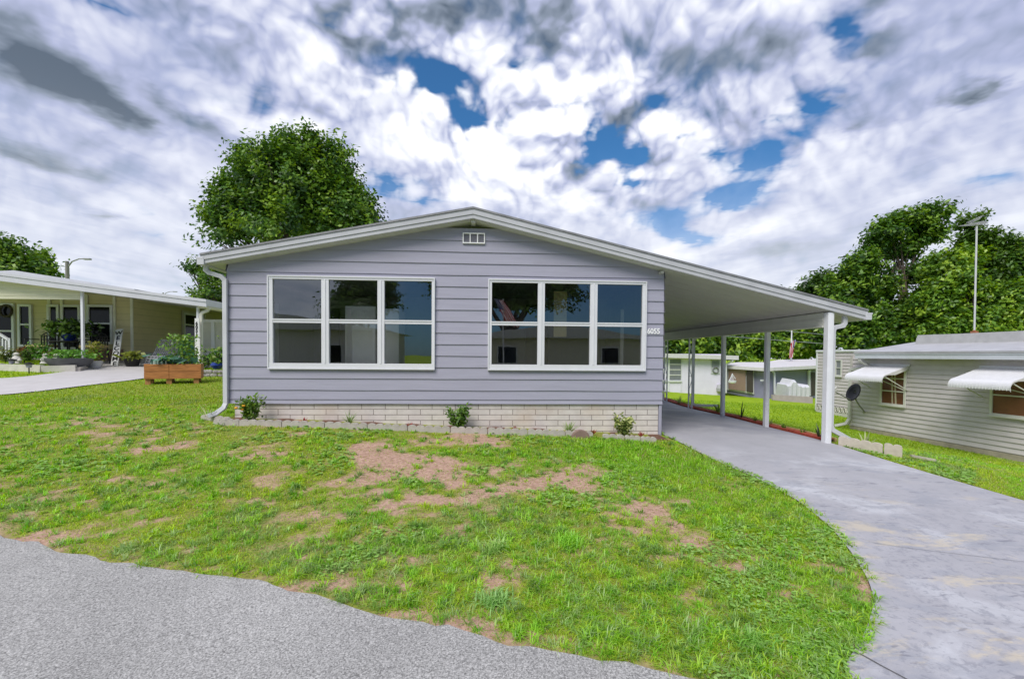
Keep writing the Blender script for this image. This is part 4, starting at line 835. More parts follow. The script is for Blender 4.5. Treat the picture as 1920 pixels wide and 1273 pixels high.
for a in np.linspace(0, 6.28, 9)[:-1]: m_ = MB(); m_.bar((c[0]+.28*math.cos(a), 14+.28*math.sin(a), c[2]-.03), (c[0]+.24*math.cos(a), 14+.24*math.sin(a), tz1(c[0], 14)), .03); obj('leg', m_, DARK, tt)
def potted(label, c, prof, pm, w, h, n, leaf, cols, seed, droop=.0, group='potted plants by the cream house'):
    rng = np.random.default_rng(seed); t = thing('potted_plant', label, 'potted plant', c, group=group); m_ = MB(); m_.lathe(prof, c, 18); obj('pot', m_, pm, t, smooth=True); zt = c[2]+prof[-2][1]
    P = np.stack([rng.normal(0, w*.26, n), rng.normal(0, w*.22, n), np.abs(rng.random(n))*h-droop*rng.random(n)*h], 1)+np.array([c[0], c[1], zt]); nr = unit(rng.normal(size=(n, 3))*.6+np.array([0, -.4, .8])); foliage(t, 'foliage', P, nr, leaf*(.7+.6*rng.random(n)), leaf*.5, cols, rng); return t
bluep = mat('cobalt_glaze', (.02, .05, .28), .15, .1, spec=.6)
c = at(130, 639, 14.0); potted('dark spreading plant in a blue pot on the tall table', c, [(.10, 0), (.19, .16), (.20, .2), (.0, .19)], bluep, 1.0, .45, 500, .16, G_DRK, 41, .3)
potted('yellow green plant in a white pot right of the porch post', at(177, 695, 13.5), [(.13, 0), (.19, .26), (.20, .28), (.0, .26)], mat('white_pot', (.70, .70, .70), .4), .40, .55, 200, .09, [(.20, .22, .03), (.13, .18, .02), (.28, .26, .05)], 42)
potted('small plant in a terracotta pot half hidden behind the post', at(167, 692, 13.8), [(.12, 0), (.17, .24), (.19, .25), (.0, .24)], mat('terracotta', (.50, .19, .08), .7), .25, .25, 60, .08, GL, 43)
potted('broad leaved yellow green plant in a black pot by the house corner', at(248, 690, 14.0), [(.13, 0), (.20, .24), (.215, .27), (.0, .25)], mat('black_plastic', (.012, .012, .012), .4), .55, .22, 90, .20, [(.22, .26, .04), (.12, .19, .03), (.30, .32, .07)], 44)
potted('low bright green plants in a long grey oval planter', at(131, 690, 12.9), [(.34, 0), (.46, .16), (.49, .24), (.50, .27), (.0, .25)], mat('grey_planter', (.13, .13, .14), .7, .1), 1.1, .22, 420, .10, [(.08, .22, .02), (.12, .28, .03), (.05, .14, .015)], 45)
for px, py, Y, w_, h_, n, cols, sd_, lab in ((72, 672, 13.6, .62, .42, 320, [(.06, .18, .02), (.11, .26, .03), (.04, .11, .015)], 51, 'bushy bright green plant below the left bar chair'), (53, 676, 13.2, .42, .30, 160, G_DRK[1:], 52, 'darker green plant in the middle of the porch bed'), (8, 678, 13.2, .5, .42, 180, [(.12, .16, .03), (.20, .20, .04), (.05, .09, .02)], 53, 'yellowish plant in front of the stair railing'), (88, 676, 13.1, .4, .25, 90, [(.30, .20, .05), (.16, .14, .03)], 54, 'golden low plant beside the white statue'), (40, 668, 13.9, .35, .3, 70, [(.30, .14, .05), (.22, .10, .03)], 55, 'small orange leaved plant below the narrow window')):
    shrub(lab, at(px, py, Y), w_, h_, n, .10, cols, sd_, cat='plant', group='plants in the porch bed', name='bed_plant')
# statues
def statue(px, py, Y, h, label, head=True):
    c = at(px, py, Y); m_ = MB(); m_.lathe([(.09, 0), (.11, .03*h), (.08, .2*h), (.10, .4*h), (.07, .62*h), (.035, .70*h), (.055, .78*h), (.06, .88*h), (.03, .98*h), (.0, h)], c, 14); m_.lathe([(.03, 0), (.05, .05), (.0, .12)], c+np.array([.1, -.02, .15*h]), 10)
    tag(obj('statue', m_, mat('chalky_statue', (.62, .60, .54), .85, .12, 9), smooth=True), label, 'statue', 'garden statues in the porch bed')
statue(31, 682, 12.75, .30, 'small white garden statue left in the porch bed'); statue(85, 682, 12.75, .28, 'pale pinkish garden statue in the middle of the porch bed'); statue(106, 684, 12.7, .30, 'white statue right beside the grey oval planter')
# solar lights
SL = thing('solar_light', 'dark solar garden light on the neighbour lawn nearer the door', 'garden light', ground_at(22.5, 693), group='solar lights on the neighbour lawn'); c = np.array(SL.location)
m_ = MB(); m_.lathe([(.012, 0), (.012, .16), (.0, .16)], c, 8); obj('stake', m_, DARK, SL); m_ = MB(); m_.lathe([(.05, .15), (.065, .235), (.0, .24)], c, 14); obj('lens', m_, mat('frosted_lens', (.35, .34, .42), .3, .05), SL); m_ = MB(); m_.lathe([(.095, .235), (.09, .255), (.03, .28), (.0, .285)], c, 14); obj('cap', m_, DARK, SL)
copy_thing(SL, tuple(ground_at(54.5, 700.5)), 'dark solar garden light on the neighbour lawn nearer the driveway')
# WELCOME board leaning on the wall
wb = thing('welcome_sign', 'tall leaning white board with black WELCOME lettering', 'sign', ground_at(215, 691)); b0 = at(214, 690.5, 14.0); t0 = at(224.5, 617.5, 14.55); up = (t0-b0)/np.linalg.norm(t0-b0); rt = np.array([1, 0, .06]); rt = rt-up*(rt@up); rt /= np.linalg.norm(rt); nn = np.cross(rt, up); nn = nn if nn[1] < 0 else -nn
H_ = np.linalg.norm(t0-b0); m_ = MB(); W_ = .20; vs = [b0+rt*(W_/2*i)+nn*(k*.012)+up*(H_*j) for j in (0, 1) for i, k in ((-1, -1), (1, -1), (1, 1), (-1, 1))]; m_.add(vs, [(0, 1, 2, 3), (7, 6, 5, 4), (0, 4, 5, 1), (1, 5, 6, 2), (2, 6, 7, 3), (3, 7, 4, 0)]); obj('board', m_, mat('white_board', (.72, .72, .70), .6, .06, 12), wb)
LM = MB()
for i, ch in enumerate('WELCOME'):
    g = text_mb(ch, .22 if ch not in 'W' else .19, .004, 'CENTER', .006); o = b0+up*(H_*(.875-.133*i)-.03)+nn*.016; k = len(LM.v)
    LM.v += [tuple(o+rt*p[0]*1.0+up*p[1]*.9+nn*p[2]) for p in g.v]; LM.f += [tuple(q+k for q in f) for f in g.f]
    wd = .19 if ch == 'W' else .13       # slab serifs
obj('lettering', LM, mat('black_letter_paint', (.015, .015, .016), .7), wb)
# number board on the carport post
nb_ = thing('number_board', 'white vertical number board 6051 on the carport post', 'sign', at(369, 660, 12.98)); m_ = MB(); a, b = at(366, 668, 12.98), at(373.5, 597, 12.98); m_.add([(a[0], 12.97, a[2]), (b[0]+.03, 12.97, a[2]-.15), (b[0], 12.97, b[2]), (a[0], 12.97, b[2]), (a[0], 12.99, a[2]), (b[0]+.03, 12.99, a[2]-.15), (b[0], 12.99, b[2]), (a[0], 12.99, b[2])], [(0, 1, 2, 3), (7, 6, 5, 4), (0, 4, 5, 1), (1, 5, 6, 2), (2, 6, 7, 3), (3, 7, 4, 0)]); obj('board', m_, mat('white_board', (.72, .72, .70)), nb_)
LM = MB()
for i, ch in enumerate('6051'):
    o = at(369.3, 606+6.6*i, 12.98); g = xf(text_mb(ch, .125, .003, 'CENTER', .004), Matrix.Translation((o[0], 12.962, o[2]-.05)) @ UPR); k = len(LM.v); LM.v += g.v; LM.f += [tuple(q+k for q in f) for f in g.f]
obj('lettering', LM, mat('black_letter_paint', (.015, .015, .016)), nb_)
# wooden planter on legs
WOOD = mat('red_cedar_planks', (.52, .215, .075), .6, .30, 5, bump=.3, bscale=12, stretch=(.8, 3, 9), dirt=((.17, .055, .025), .55, .7)); WOODL = mat('pale_cedar', (.50, .25, .10), .6, .2, 6, stretch=(6, 6, 1))
TH = .42; c0 = ground_at(270, 722); dl = np.array([math.cos(TH), math.sin(TH)]); dr_ = ray(377, 700); dr_ = dr_[:2]/dr_[1]
LP = np.linalg.solve(np.stack([dl, -dr_], 1), -c0[:2])[0]; ZB = c0[2]+.13; HP = (at(300, 682.5, c0[1]+.2)[2]-ZB)
pt = thing('planter_box', 'reddish wooden raised planter box on short legs at the drive end', 'planter', (c0[0], c0[1], c0[2]), TH, local=True); DP = .42; b0 = ZB-c0[2]
def pw(x, y, z): return np.array([c0[0]+dl[0]*x-dl[1]*y, c0[1]+dl[1]*x+dl[0]*y, c0[2]+z])
for xa, xb in ((0, LP*.425), (LP*.43, LP)):
    m_ = MB(); hh = HP/2
    for k in range(2): m_.box((xa, 0, b0+k*hh+.003), (xb, .03, b0+(k+1)*hh-.003)); m_.box((xa, DP-.03, b0+k*hh+.003), (xb, DP, b0+(k+1)*hh-.003))
    if xa == 0: m_.box((.001, .031, b0), (.03, DP-.031, b0+HP))
    else: m_.box((xb-.03, .031, b0), (xb-.001, DP-.031, b0+HP))
    obj('plank_side', m_, WOOD, pt, bevel=.004)
for x in (.06, LP*.42, LP-.1):
    for y in (.04, DP-.1): q = pw(x, y, 0); m_ = MB(); m_.box((x-.05, y, tz1(q[0], q[1])-c0[2]-.05), (x+.05, y+.07, b0+.002)); obj('leg', m_, WOODL, pt)
m_ = MB(); m_.box((.031, .032, b0+.02), (LP-.031, DP-.032, b0+HP-.03)); obj('soil', m_, mat('potting_soil', (.04, .028, .02), .95, .3, 30), pt)
zt = c0[2]+b0+HP; tp = b0+HP
rng = np.random.default_rng(61)
hs = thing('hosta', 'broad blue green leaved hosta in the left of the planter box', 'plant', pw(LP*.4, .2, tp)); n = 26; Pp = np.array([pw(LP*.42+.17*a_, .17+.09*b_, tp+.02+.13*abs(c_)) for a_, b_, c_ in rng.normal(size=(n, 3))]); foliage(hs, 'foliage', Pp, unit(rng.normal(size=(n, 3))*.45+np.array([0, -.6, .8])), .27, .22, [(.10, .22, .16), (.16, .30, .24), (.07, .17, .10)], rng)
tm = thing('tomato_plant', 'tall yellow green vegetable plants in the right of the planter box', 'plant', pw(LP*.75, .2, tp)); n = 520; u = rng.random(n); Pp = np.array([pw(LP*.72+.2*a_-.14*u_, .2+.11*b_, tp+.70*u_**1.3) for (a_, b_), u_ in zip(rng.normal(size=(n, 2)), u)]); foliage(tm, 'foliage', Pp, unit(rng.normal(size=(n, 3))*.6+np.array([0, -.4, .7])), .085, .05, [(.12, .24, .03), (.20, .30, .04), (.07, .16, .02)], rng)
m_ = MB()
for i in range(7): x = LP*(.55+.06*i); m_.tube([pw(x, .2, tp-.03), pw(x-.06+.03*math.sin(i), .2, tp+.35), pw(x-.12+.05*math.cos(i*2), .22, tp+.66)], [.008, .006, .003], 5)
obj('stem', m_, mat('green_stem', (.10, .12, .04)), tm)
sg = thing('planter_edging', 'black and white striped little fence in the planter box', 'edging', pw(.2, .05, tp)); m_ = MB(); m2 = MB()
for i in range(9): x = .14+.036*i; (m_ if i % 2 else m2).bar(pw(x, .05, tp-.02), pw(x, .05, tp+.075), .03, .012, up=(dl[0], dl[1], 0))
obj('white_slat', m_, VINYL, sg); obj('black_slat', m2, DARK, sg)
# lattice panels, green frame, chair clutter behind
def lattice(pa, pb, py0, py1, Y, label, lean=.35, m=None):
    t = thing('trellis', label, 'trellis', at((pa+pb)/2, py1, Y), group='trellis panels in the neighbour carport'); a, b = at(pa, py1, Y), at(pb, py0, Y); m_ = MB(); nx = 11
    f = lambda u, v: (a[0]+(b[0]-a[0])*u+.10*v, Y+lean*v, a[2]+(b[2]-a[2])*v)
    for i in range(nx+1): m_.bar(f(i/nx, 0), f(i/nx, 1), .022)
    for j in range(6): m_.bar(f(0, j/5), f(1, j/5), .022)
    obj('lattice', m_, m or mat('grey_white_lattice', (.55, .55, .58), .6), t)
lattice(281, 322, 637, 677, 14.6, 'white lattice panel leaning upright behind the planter'); lattice(262, 334, 668, 690, 14.2, 'low grey lattice skirt panel behind the planter', .05)
lattice(332, 361, 638, 676, 14.4, 'green wire frame behind the vegetable plants', .0, mat('green_wire', (.04, .22, .12), .5))
shd = thing('storage_shed', 'white panelled shed wall raised over dark plants beside the carport', 'shed', gpt(-8.0, 15)); m_ = MB(); Ys = 15.0; bx(m_, 379, 440, 603, 664, Ys, .9); obj('panel', m_, mat('shed_panel', (.58, .57, .52), .6, .05), shd); m_ = MB(); bx(m_, 378.5, 440, 599.5, 604, Ys-.04, .05); bx(m_, 378.5, 440, 662, 666, Ys-.04, .05); bx(m_, 396, 402, 604, 662, Ys-.03, .03); obj('stile', m_, VINYL, shd); m_ = MB(); a = at(382, 660, Ys+.3); m_.box((a[0], Ys+.2, tz1(a[0], Ys)-.1), (a[0]+2, Ys+.5, a[2]-.02)); obj('base', m_, mat('shed_gap_shade', (.05, .05, .045), .9), shd)  # base: near-black box, the shade of the gap below the panel as colour
potted('green plant in a blue glazed pot on the rubble wall', at(407, 692, 12.6), [(.09, 0), (.16, .1), (.14, .18), (.0, .17)], bluep, .50, .40, 140, .13, [(.05, .16, .02), (.12, .22, .03), (.2, .26, .06)], 46)
shrub('shadowed dark plant under the raised white shed', at(388, 690, 13.4), .6, .5, 120, .10, G_DRK, 47, cat='plant', name='bed_plant', group='plants in the porch bed')
rw = thing('rubble_wall', 'low rubble stone wall of grey rocks behind the planter', 'stone wall', ground_at(400, 713)); rng = np.random.default_rng(5); m_ = MB(); Yq = 12.3
for r_ in range(3):
    for i in range(9):
        x = at(376+i*6.5+3*(r_ % 2), 700, Yq)[0]; z = at(400, 711-7*r_, Yq)[2]; rx, rz = .05+.02*rng.random(), .045+.012*rng.random(); m_.lathe([(.0, -rz), (rx*.8, -rz*.7), (rx, 0), (rx*.85, rz*.7), (.0, rz)], (x+rng.normal(0, .01), Yq+rng.normal(0, .02), z), 8, 1.1, .9)
obj('rock', m_, mat('grey_rock', (.36, .34, .33), .9, .35, 6, bump=.5), rw)
# street lamps
def lamp(px, py_top, Y, arm, label):
    c = at(px, py_top, Y); zb = tz1(c[0], Y); t = thing('street_lamp', label, 'street lamp', (c[0], Y, zb), group='street lamps far off on the left'); m_ = MB(); m_.tube([(c[0], Y, zb), (c[0], Y, c[2])], [.17, .12], 10); obj('pole', m_, mat('weathered_pole', (.22, .21, .20), .7), t); m_ = MB(); s = Y/F0; m_.tube([(c[0], Y, c[2]-.5), (c[0]+8*s*arm, Y, c[2]-.02), (c[0]+20*s*arm, Y, c[2]+.20), (c[0]+30*s*arm, Y, c[2]+.22)], [.06, .05, .045, .04], 7); obj('arm', m_, mat('lamp_arm_metal', (.30, .30, .31), .5, metal=.4), t); m_ = MB(); m_.box((c[0]+28*s*arm, Y-.12, c[2]+.14), (c[0]+40*s*arm, Y+.12, c[2]+.26)); obj('lamp_head', m_, mat('lamp_arm_metal', (.3, .3, .31)), t, bevel=.03)
lamp(126, 490, 38, 1, 'street lamp with curved arm rising above the cream house roof'); lamp(306, 549, 75, .6, 'tiny distant street lamp just above the cream house carport')
# ------------------------------------------------------------------ neighbour on the right (built in its own turned frame)
RO = np.array([11.16, 13.29, -.57]); RA = math.atan2(-.997, .074)
TM = Matrix.Translation(Vector(RO)) @ Matrix.Rotation(RA, 4, 'Z'); TI = TM.inverted()
def loc(px, py, Y): return np.array(TI @ Vector(at(px, py, Y)))
def onwall(px, py, out=0.):
    """point of the direction on the wall plane moved outwards by out (own frame: x along the wall to the street, y inwards, z up)"""
    o = TI @ Vector((0, 0, EYE)); d = (TI @ Vector(ray(px, py)+np.array([0, 0, EYE])))-o; t = (-out-o.y)/d.y; p = o+d*t; return np.array([p.x, p.y, p.z])
rh = thing('house', 'greige lap sided house with white awnings at the right edge', 'house', RO, RA, local=True)
GREIGE = mat('greige_siding', (.585, .545, .555), .6, .06, 3, dirt=((.40, .36, .29), .58, .45)); GREIGED = mat('siding_groove', (.24, .22, .20), .8)
def lap(mb, groove, x0, x1, y, z0, z1, step, holes=()):
    z = z0
    while z < z1-.01:
        zt = min(z+step, z1); segs = [(x0, x1)]
        for h in holes:
            if z < h[3] and zt > h[2]: segs = [s for a, b in segs for s in ((a, min(b, h[0])), (max(a, h[1]), b)) if s[1]-s[0] > .01]
        for a, b in segs:
            mb.quad((a, y-.020, z), (b, y-.020, z), (b, y, zt+.004), (a, y, zt+.004)); groove.quad((a, y+.01, z+.002), (b, y+.01, z+.002), (b, y-.020, z), (a, y-.020, z))
        z += step
EZ = onwall(1740, 674, .3)[2]+.08
wl, gr = MB(), MB(); lap(wl, gr, 0, 10, 0, .12, EZ, .118)
wl.box((-.02, .001, .0), (10, .1, EZ)); wl.box((-.02, .1, .0), (.08, 5, EZ)); obj('wall', wl, GREIGE, rh); obj('wall_groove', gr, GREIGED, rh)
sk = MB(); sk.box((0, -.016, -.12), (10, 0, .10)); obj('skirting', sk, mat('stained_skirting', (.42, .37, .29), .8, .2, 5), rh)
cp_ = MB(); cp_.box((-.035, -.028, .1), (.05, .0, EZ)); obj('corner_trim', cp_, mat('greige_trim', (.52, .49, .46), .6), rh)
# eave: fascia, gutter, roof
EO = .34; g0 = onwall(1603, 667, EO); gx0 = g0[0]
gb = onwall(1740, 673, EO)[2]; gt = onwall(1740, 656, EO)[2]
gu = MB(); gu.box((gx0, -EO, gb), (10, -EO+.11, gb+(gt-gb)*.58)); gu.box((gx0-.02, -EO-.012, gb+(gt-gb)*.48), (10, -EO, gb+(gt-gb)*.60)); obj('gutter', gu, mat('blue_white_gutter', (.60, .63, .68), .45, .06), rh)
lw_ = MB(); lw_.box((gx0+.4, -EO+.112, gb+.01), (10, -.0, gb+.03)); obj('soffit', lw_, SOFF, rh)
rr = MB(); z = gb+(gt-gb)*.62; rr.prism([(-EO-.02, z), (-EO-.02, z+.05), (2.6, z+.50), (5.5, z+.2), (5.5, z)], 0, gx0-.03, 10); ro_ = obj('roof', rr, mat('right_roof_metal', (.43, .43, .45), .5, .1, 3, dirt=((.34, .34, .35), .54, .7)), rh)
# roof-over hump further back
h0 = loc(1766, 650, 12.4); hp = MB(); yk = h0[1]
A0, A1, A2, A3 = loc(1762, 653, 12.6), loc(1800, 636, 12.6), loc(1830, 630, 12.6), loc(1925, 628, 11.6)
hp.prism([(A0[0], A0[2]-.3), (A0[0]+6, A0[2]-.3), (A0[0]+6, A3[2]+.02), (A3[0], A3[2]), (A2[0], A2[2]), (A1[0], A1[2]), (A0[0], A0[2])], 1, 1.2, 4.5); obj('roof_hump', hp, mat('dull_roof_coating', (.48, .48, .47), .5, .1), rh)
# rear wing set back from the front wall
S0 = loc(1528, 769.5, 17.3); S1 = loc(1612, 780, 15.4); ys2 = (S0[1]+S1[1])/2; xs2 = S0[0]
zT = loc(1529, 659, 17.3)[2]; zB = loc(1529, 769, 17.3)[2]; zs2 = loc(1529, 756, 17.3)[2]
wl, gr = MB(), MB(); lap(wl, gr, xs2, .3, ys2, zs2, zT-.02, .118); wl.box((xs2, ys2+.001, zB), (.0, ys2+4, zT-.02)); obj('wing_wall', wl, mat('wing_siding', (.56, .515, .52), .6, .05), rh); obj('wing_groove', gr, GREIGED, rh)
tm_ = MB(); tm_.box((xs2-.03, ys2-.03, zB), (xs2+.05, ys2+.02, zT)); tm_.box((xs2-.03, ys2-.05, zT-.03), (.3, ys2+4.05, zT+.05)); obj('wing_trim', tm_, VINYL, rh, bevel=.015)
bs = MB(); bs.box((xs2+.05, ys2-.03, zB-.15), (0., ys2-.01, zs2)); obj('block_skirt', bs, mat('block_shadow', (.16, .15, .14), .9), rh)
bk = MB(); nb = 22; bw = (0-xs2-.05)/nb
bk.box((xs2+.05, ys2-.05, zB-.15), (0, ys2-.031, zB+.035)); 
for i in range(nb):
    x = xs2+.05+bw*i; bk.box((x, ys2-.05, zB+.036), (x+.03, ys2-.031, zs2-.02)); cx_ = x+bw/2+.015; cz_ = (zB+zs2)/2+.01; bk.tube([(cx_+bw*.30*math.cos(a), ys2-.045, cz_+(zs2-zB)*.34*math.sin(a)) for a in np.linspace(0, 6.2832, 13)], .018, 5)
    bk.bar((x+.03, ys2-.04, zB+.05), (x+bw, ys2-.04, zs2-.03), .018)
obj('breeze_block', bk, mat('breeze_block_white', (.60, .58, .54), .8, .08), rh)
def rwindow(x0, x1, z0, z1, y, label=None, glass=None, rails=(), curtain=None, slant=False):
    f = MB(); t = .05; ya, yb = y-.055, y-.022
    f.box((x0, ya, z0), (x1, yb, z0+t)); f.box((x0, ya, z1-t), (x1, yb, z1)); f.box((x0, ya, z0+t), (x0+t, yb, z1-t)); f.box((x1-t, ya, z0+t), (x1, yb, z1-t))
    f.box((x0-.02, ya-.025, z0-.03), (x1+.02, ya, z0+.005))
    for r in rails: f.box((x0+t, ya+.005, z0+(z1-z0)*r-.014), (x1-t, yb, z0+(z1-z0)*r+.014))
    w = obj('window', f, mat('aluminium_frame', (.62, .62, .58), .45, .05), rh)
    g = MB(); g.quad((x0+t, y-.026, z0+t), (x1-t, y-.026, z0+t), (x1-t, y-.026, z1-t), (x0+t, y-.026, z1-t)); obj('pane', g, glass or DGL, w)
    if curtain:
        c = MB(); n = 5
        for i in range(n): a = x0+t+(x1-x0-2*t)*(.28+.5*i/n)
        for a, b, c_, d_ in curtain: X = lambda u: x0+t+(x1-x0-2*t)*u; c.quad((X(a), y-.028, z0+t), (X(b), y-.028, z0+t), (X(d_), y-.028, z1-t), (X(c_), y-.028, z1-t))
        obj('curtain', c, mat('pale_curtain', (.50, .44, .34), .9, .1), w)
    if slant: s = MB(); s.bar((x0+t, y-.06, z0+(z1-z0)*.66), (x1-t, y-.06, z0+(z1-z0)*.44), .02); obj('operator_bar', s, mat('aluminium_frame', (.62, .62, .58)), w)
    return w
brown = mat('brown_blind', (.15, .055, .03), .35, .25, 4, spec=.5)
p0, p1 = onwall(1652, 756), onwall(1700, 758); top = onwall(1676, 690)[2]
rwindow(p0[0], p1[0], p0[2]-.02, top, 0, glass=brown, rails=(.38, .72), curtain=[(.45, .52, .40, .46), (.60, .68, .52, .58)], slant=True)
p0, p1 = onwall(1858, 778), onwall(1975, 800); top = onwall(1880, 693)[2]
rwindow(p0[0], p1[0], onwall(1862, 778)[2], top, 0, glass=mat('brown_blind_light', (.20, .085, .045), .35, .2, 3, spec=.5), rails=(.45, .85), slant=True)
q0, q1 = loc(1565, 705, 16.4), loc(1583, 674, 16.1); rwindow(q0[0], q1[0], q0[2], q1[2], ys2, glass=mat('hazy_pane', (.22, .23, .26), .15, .15, 3), rails=(.5,))
# awnings: rolled sheet-metal hoods
AWN = mat('awning_metal', (.70, .70, .72), .35, .05, 5)
def awning(x0, x1, ztop, proj, drop, label):
    t = thing('awning', label, 'awning', RO, RA, group='white rolled metal window awnings', local=True)
    prof = [(-.022, ztop), (-proj*.55, ztop-drop*.42), (-proj*.82, ztop-drop*.62)]+[(-proj*.86-.16*math.sin(a), ztop-drop*.66-.17*(1-math.cos(a))) for a in np.linspace(.25, 1.75, 8)]
    s = MB(); nseg = int((x1-x0)/.06)
    for i in range(nseg):
        xa, xb = x0+(x1-x0)*i/nseg, x0+(x1-x0)*(i+.82)/nseg; xc = x0+(x1-x0)*(i+1)/nseg
        for (ya, za), (yb, zb) in zip(prof[:-1], prof[1:]):
            s.quad((xa, yb, zb), (xb, yb, zb), (xb, ya, za), (xa, ya, za)); s.quad((xb, yb, zb), (xc, yb-.006, zb-.008), (xc, ya-.006, za-.008), (xb, ya, za))
    sh = obj('sheet', s, AWN, t); so_ = sh.modifiers.new('thick', 'SOLIDIFY'); so_.thickness = .008
    for x, sg in ((x0, -1), (x1, 1)):
        c = MB(); pts = prof; low = [(y, z-(.10 if y > -proj*.8 else .03)) for y, z in pts]
        for i in range(len(pts)-1): c.add([(x, pts[i][0], pts[i][1]), (x, pts[i+1][0], pts[i+1][1]), (x, low[i+1][0], low[i+1][1]), (x, low[i][0], low[i][1])], [(0, 1, 2, 3)])
        k = obj('side_cheek', c, mat('awning_cheek', (.62, .61, .60), .4, .05), t); k.modifiers.new('thick', 'SOLIDIFY').thickness = .012
        b = MB(); b.bar((x-sg*.03, -.03, ztop-drop-.30), (x-sg*.03, -proj*.9, ztop-drop*.85), .018); obj('brace', b, mat('aluminium_frame', (.62, .62, .58)), t)
    r = MB(); r.box((x0-.03, -.05, ztop-.02), (x1+.03, -.021, ztop+.035)); obj('wall_rail', r, VINYL, t)
a0, a1 = onwall(1632, 686), onwall(1706, 686); awning(a0[0], a1[0], onwall(1680, 685)[2], .78, .36, 'short white rolled awning over the curtained window by the corner')
a0, a1 = onwall(1842, 691), onwall(1965, 694); awning(a0[0], a1[0], onwall(1880, 689)[2], .86, .38, 'long white rolled awning over the brown blind window at the photo edge')
# downspout and meter box
q = [onwall(1612, 668, EO-.05), onwall(1613, 676, EO-.05), onwall(1633, 688, .06)]; q += [np.array([.02, -.06, q[2][2]-.1]), np.array([.02, -.06, .30]), np.array([-.02, -.12, .16]), np.array([-.22, -.30, .06])]
ds = MB(); ds.rtube(q, .085, .07); obj('downspout', ds, mat('greige_downspout', (.60, .59, .57), .5), rh, bevel=.008)
mbx = MB(); c0, c1 = loc(1611, 784, 14.2), loc(1623, 748, 14.2); mbx.box((c0[0], c0[1], c0[2]), (c1[0], c0[1]+.12, c1[2])); mbx.box((c0[0]+.02, c0[1]-.04, c0[2]+.2), (c1[0]-.05, c0[1], c1[2]-.15)); tag(obj('utility_box', xf(mbx, TM), mat('dark_teal_metal', (.025, .06, .07), .5, .15)), 'dark teal utility box on the wall behind the satellite dish', 'utility box')
# satellite dish
Yd = 12.6; dt = thing('satellite_dish', 'black satellite dish on a bent pole beside the greige house', 'satellite dish', (at(1622, 790, Yd)[0], Yd, tz1(at(1622, 790, Yd)[0], Yd)))
c = at(1602.5, 736.5, Yd); nrm_ = np.array([-.93, .02, .34]); nrm_ /= np.linalg.norm(nrm_); ux = np.cross(nrm_, [0, 0, 1]); ux /= np.linalg.norm(ux); uy = np.cross(ux, nrm_)
m_ = MB(); vs = []; fs = []; R_ = .265
for i, r in enumerate((0.001, .35, .7, 1.0)):
    for k in range(22): a = 2*math.pi*k/22; vs.append(c+(ux*math.cos(a)*.92+uy*math.sin(a))*R_*r+nrm_*(.055*r*r))
for i in range(3):
    for k in range(22): fs.append((i*22+k, i*22+(k+1) % 22, (i+1)*22+(k+1) % 22, (i+1)*22+k))
m_.add(vs, fs); r_ = obj('reflector', m_, mat('black_dish', (.014, .014, .017), .4, .1), dt, smooth=True); r_.modifiers.new('thick', 'SOLIDIFY').thickness = .012
m_ = MB(); lnb = at(1562.5, 731, Yd-.35); m_.tube([c-uy*R_*.9, lnb+np.array([.12, .05, -.07]), lnb], .014, 6); obj('feed_arm', m_, mat('grey_metal', (.25, .25, .26), .4, metal=.5), dt)
m_ = MB(); m_.box(lnb-.05, lnb+.05); m_.tube([lnb, lnb+np.array([-.1, .05, .05])], .025, 6); m_.tube([lnb+np.array([.04, 0, .04]), lnb+np.array([.1, 0, .09])], .02, 6); obj('feed_horn', m_, mat('pale_grey_plastic', (.50, .50, .48), .5), dt)
m_ = MB(); e1 = at(1604, 748, Yd+.05); e2 = at(1621, 772, Yd+.1); m_.tube([c-nrm_*.03, e1, at(1611, 760, Yd+.1), e2, np.array([e2[0]+.25, Yd+.5, e2[2]-.05])], .022, 7); m_.box(c-nrm_*.06-.05, c-nrm_*.06+.05); obj('mount', m_, mat('grey_metal', (.25, .25, .26)), dt)
# antenna mast
Ya = 14.2; at_ = thing('antenna', 'tall pale antenna mast with rusty foot on the right house roof', 'antenna', at(1825.5, 655, Ya)); m_ = MB(); b0, b1, b2 = at(1825.5, 655, Ya), at(1827, 622, Ya), at(1831.5, 424, Ya); m_.tube([b1, (b1+b2)/2, b2], .026, 8); obj('mast', m_, mat('galvanised_pipe', (.60, .60, .60), .4, .08, metal=.2), at_)
m_ = MB(); m_.tube([b0-np.array([0, 0, .3]), b1+np.array([0, 0, .05])], .045, 8); m_.box(b1-.07, b1+np.array([.07, .07, .02])); obj('foot', m_, mat('rusty_metal', (.30, .12, .06), .8, .3, 9), at_)
m_ = MB(); s = Ya/F0; h = b2+np.array([0, 0, .05]); m_.bar(h+np.array([-34*s, -.3, -4*s]), h+np.array([30*s, .3, 6*s]), .03)
for i in range(9): p = h+np.array([(-30+i*7)*s, -.26+i*.065, (-3.5+i*1.1)*s]); ln = .30-.018*i; m_.tube([p+np.array([.1, -ln, 0]), p+np.array([-.1, ln, 0])], .008, 4)
m_.box(h+np.array([-.05, -.05, -.02]), h+np.array([.06, .05, .06]))
[m_.tube([h+np.array([-.42+.05*i, -.05+.02*i, .03]), h+np.array([.05+.03*i, -.15+.05*i, .26-.012*i])], .008, 4) for i in (0, 2, 4)]; obj('aerial', m_, mat('aerial_metal', (.42, .42, .44), .5, .1), at_)

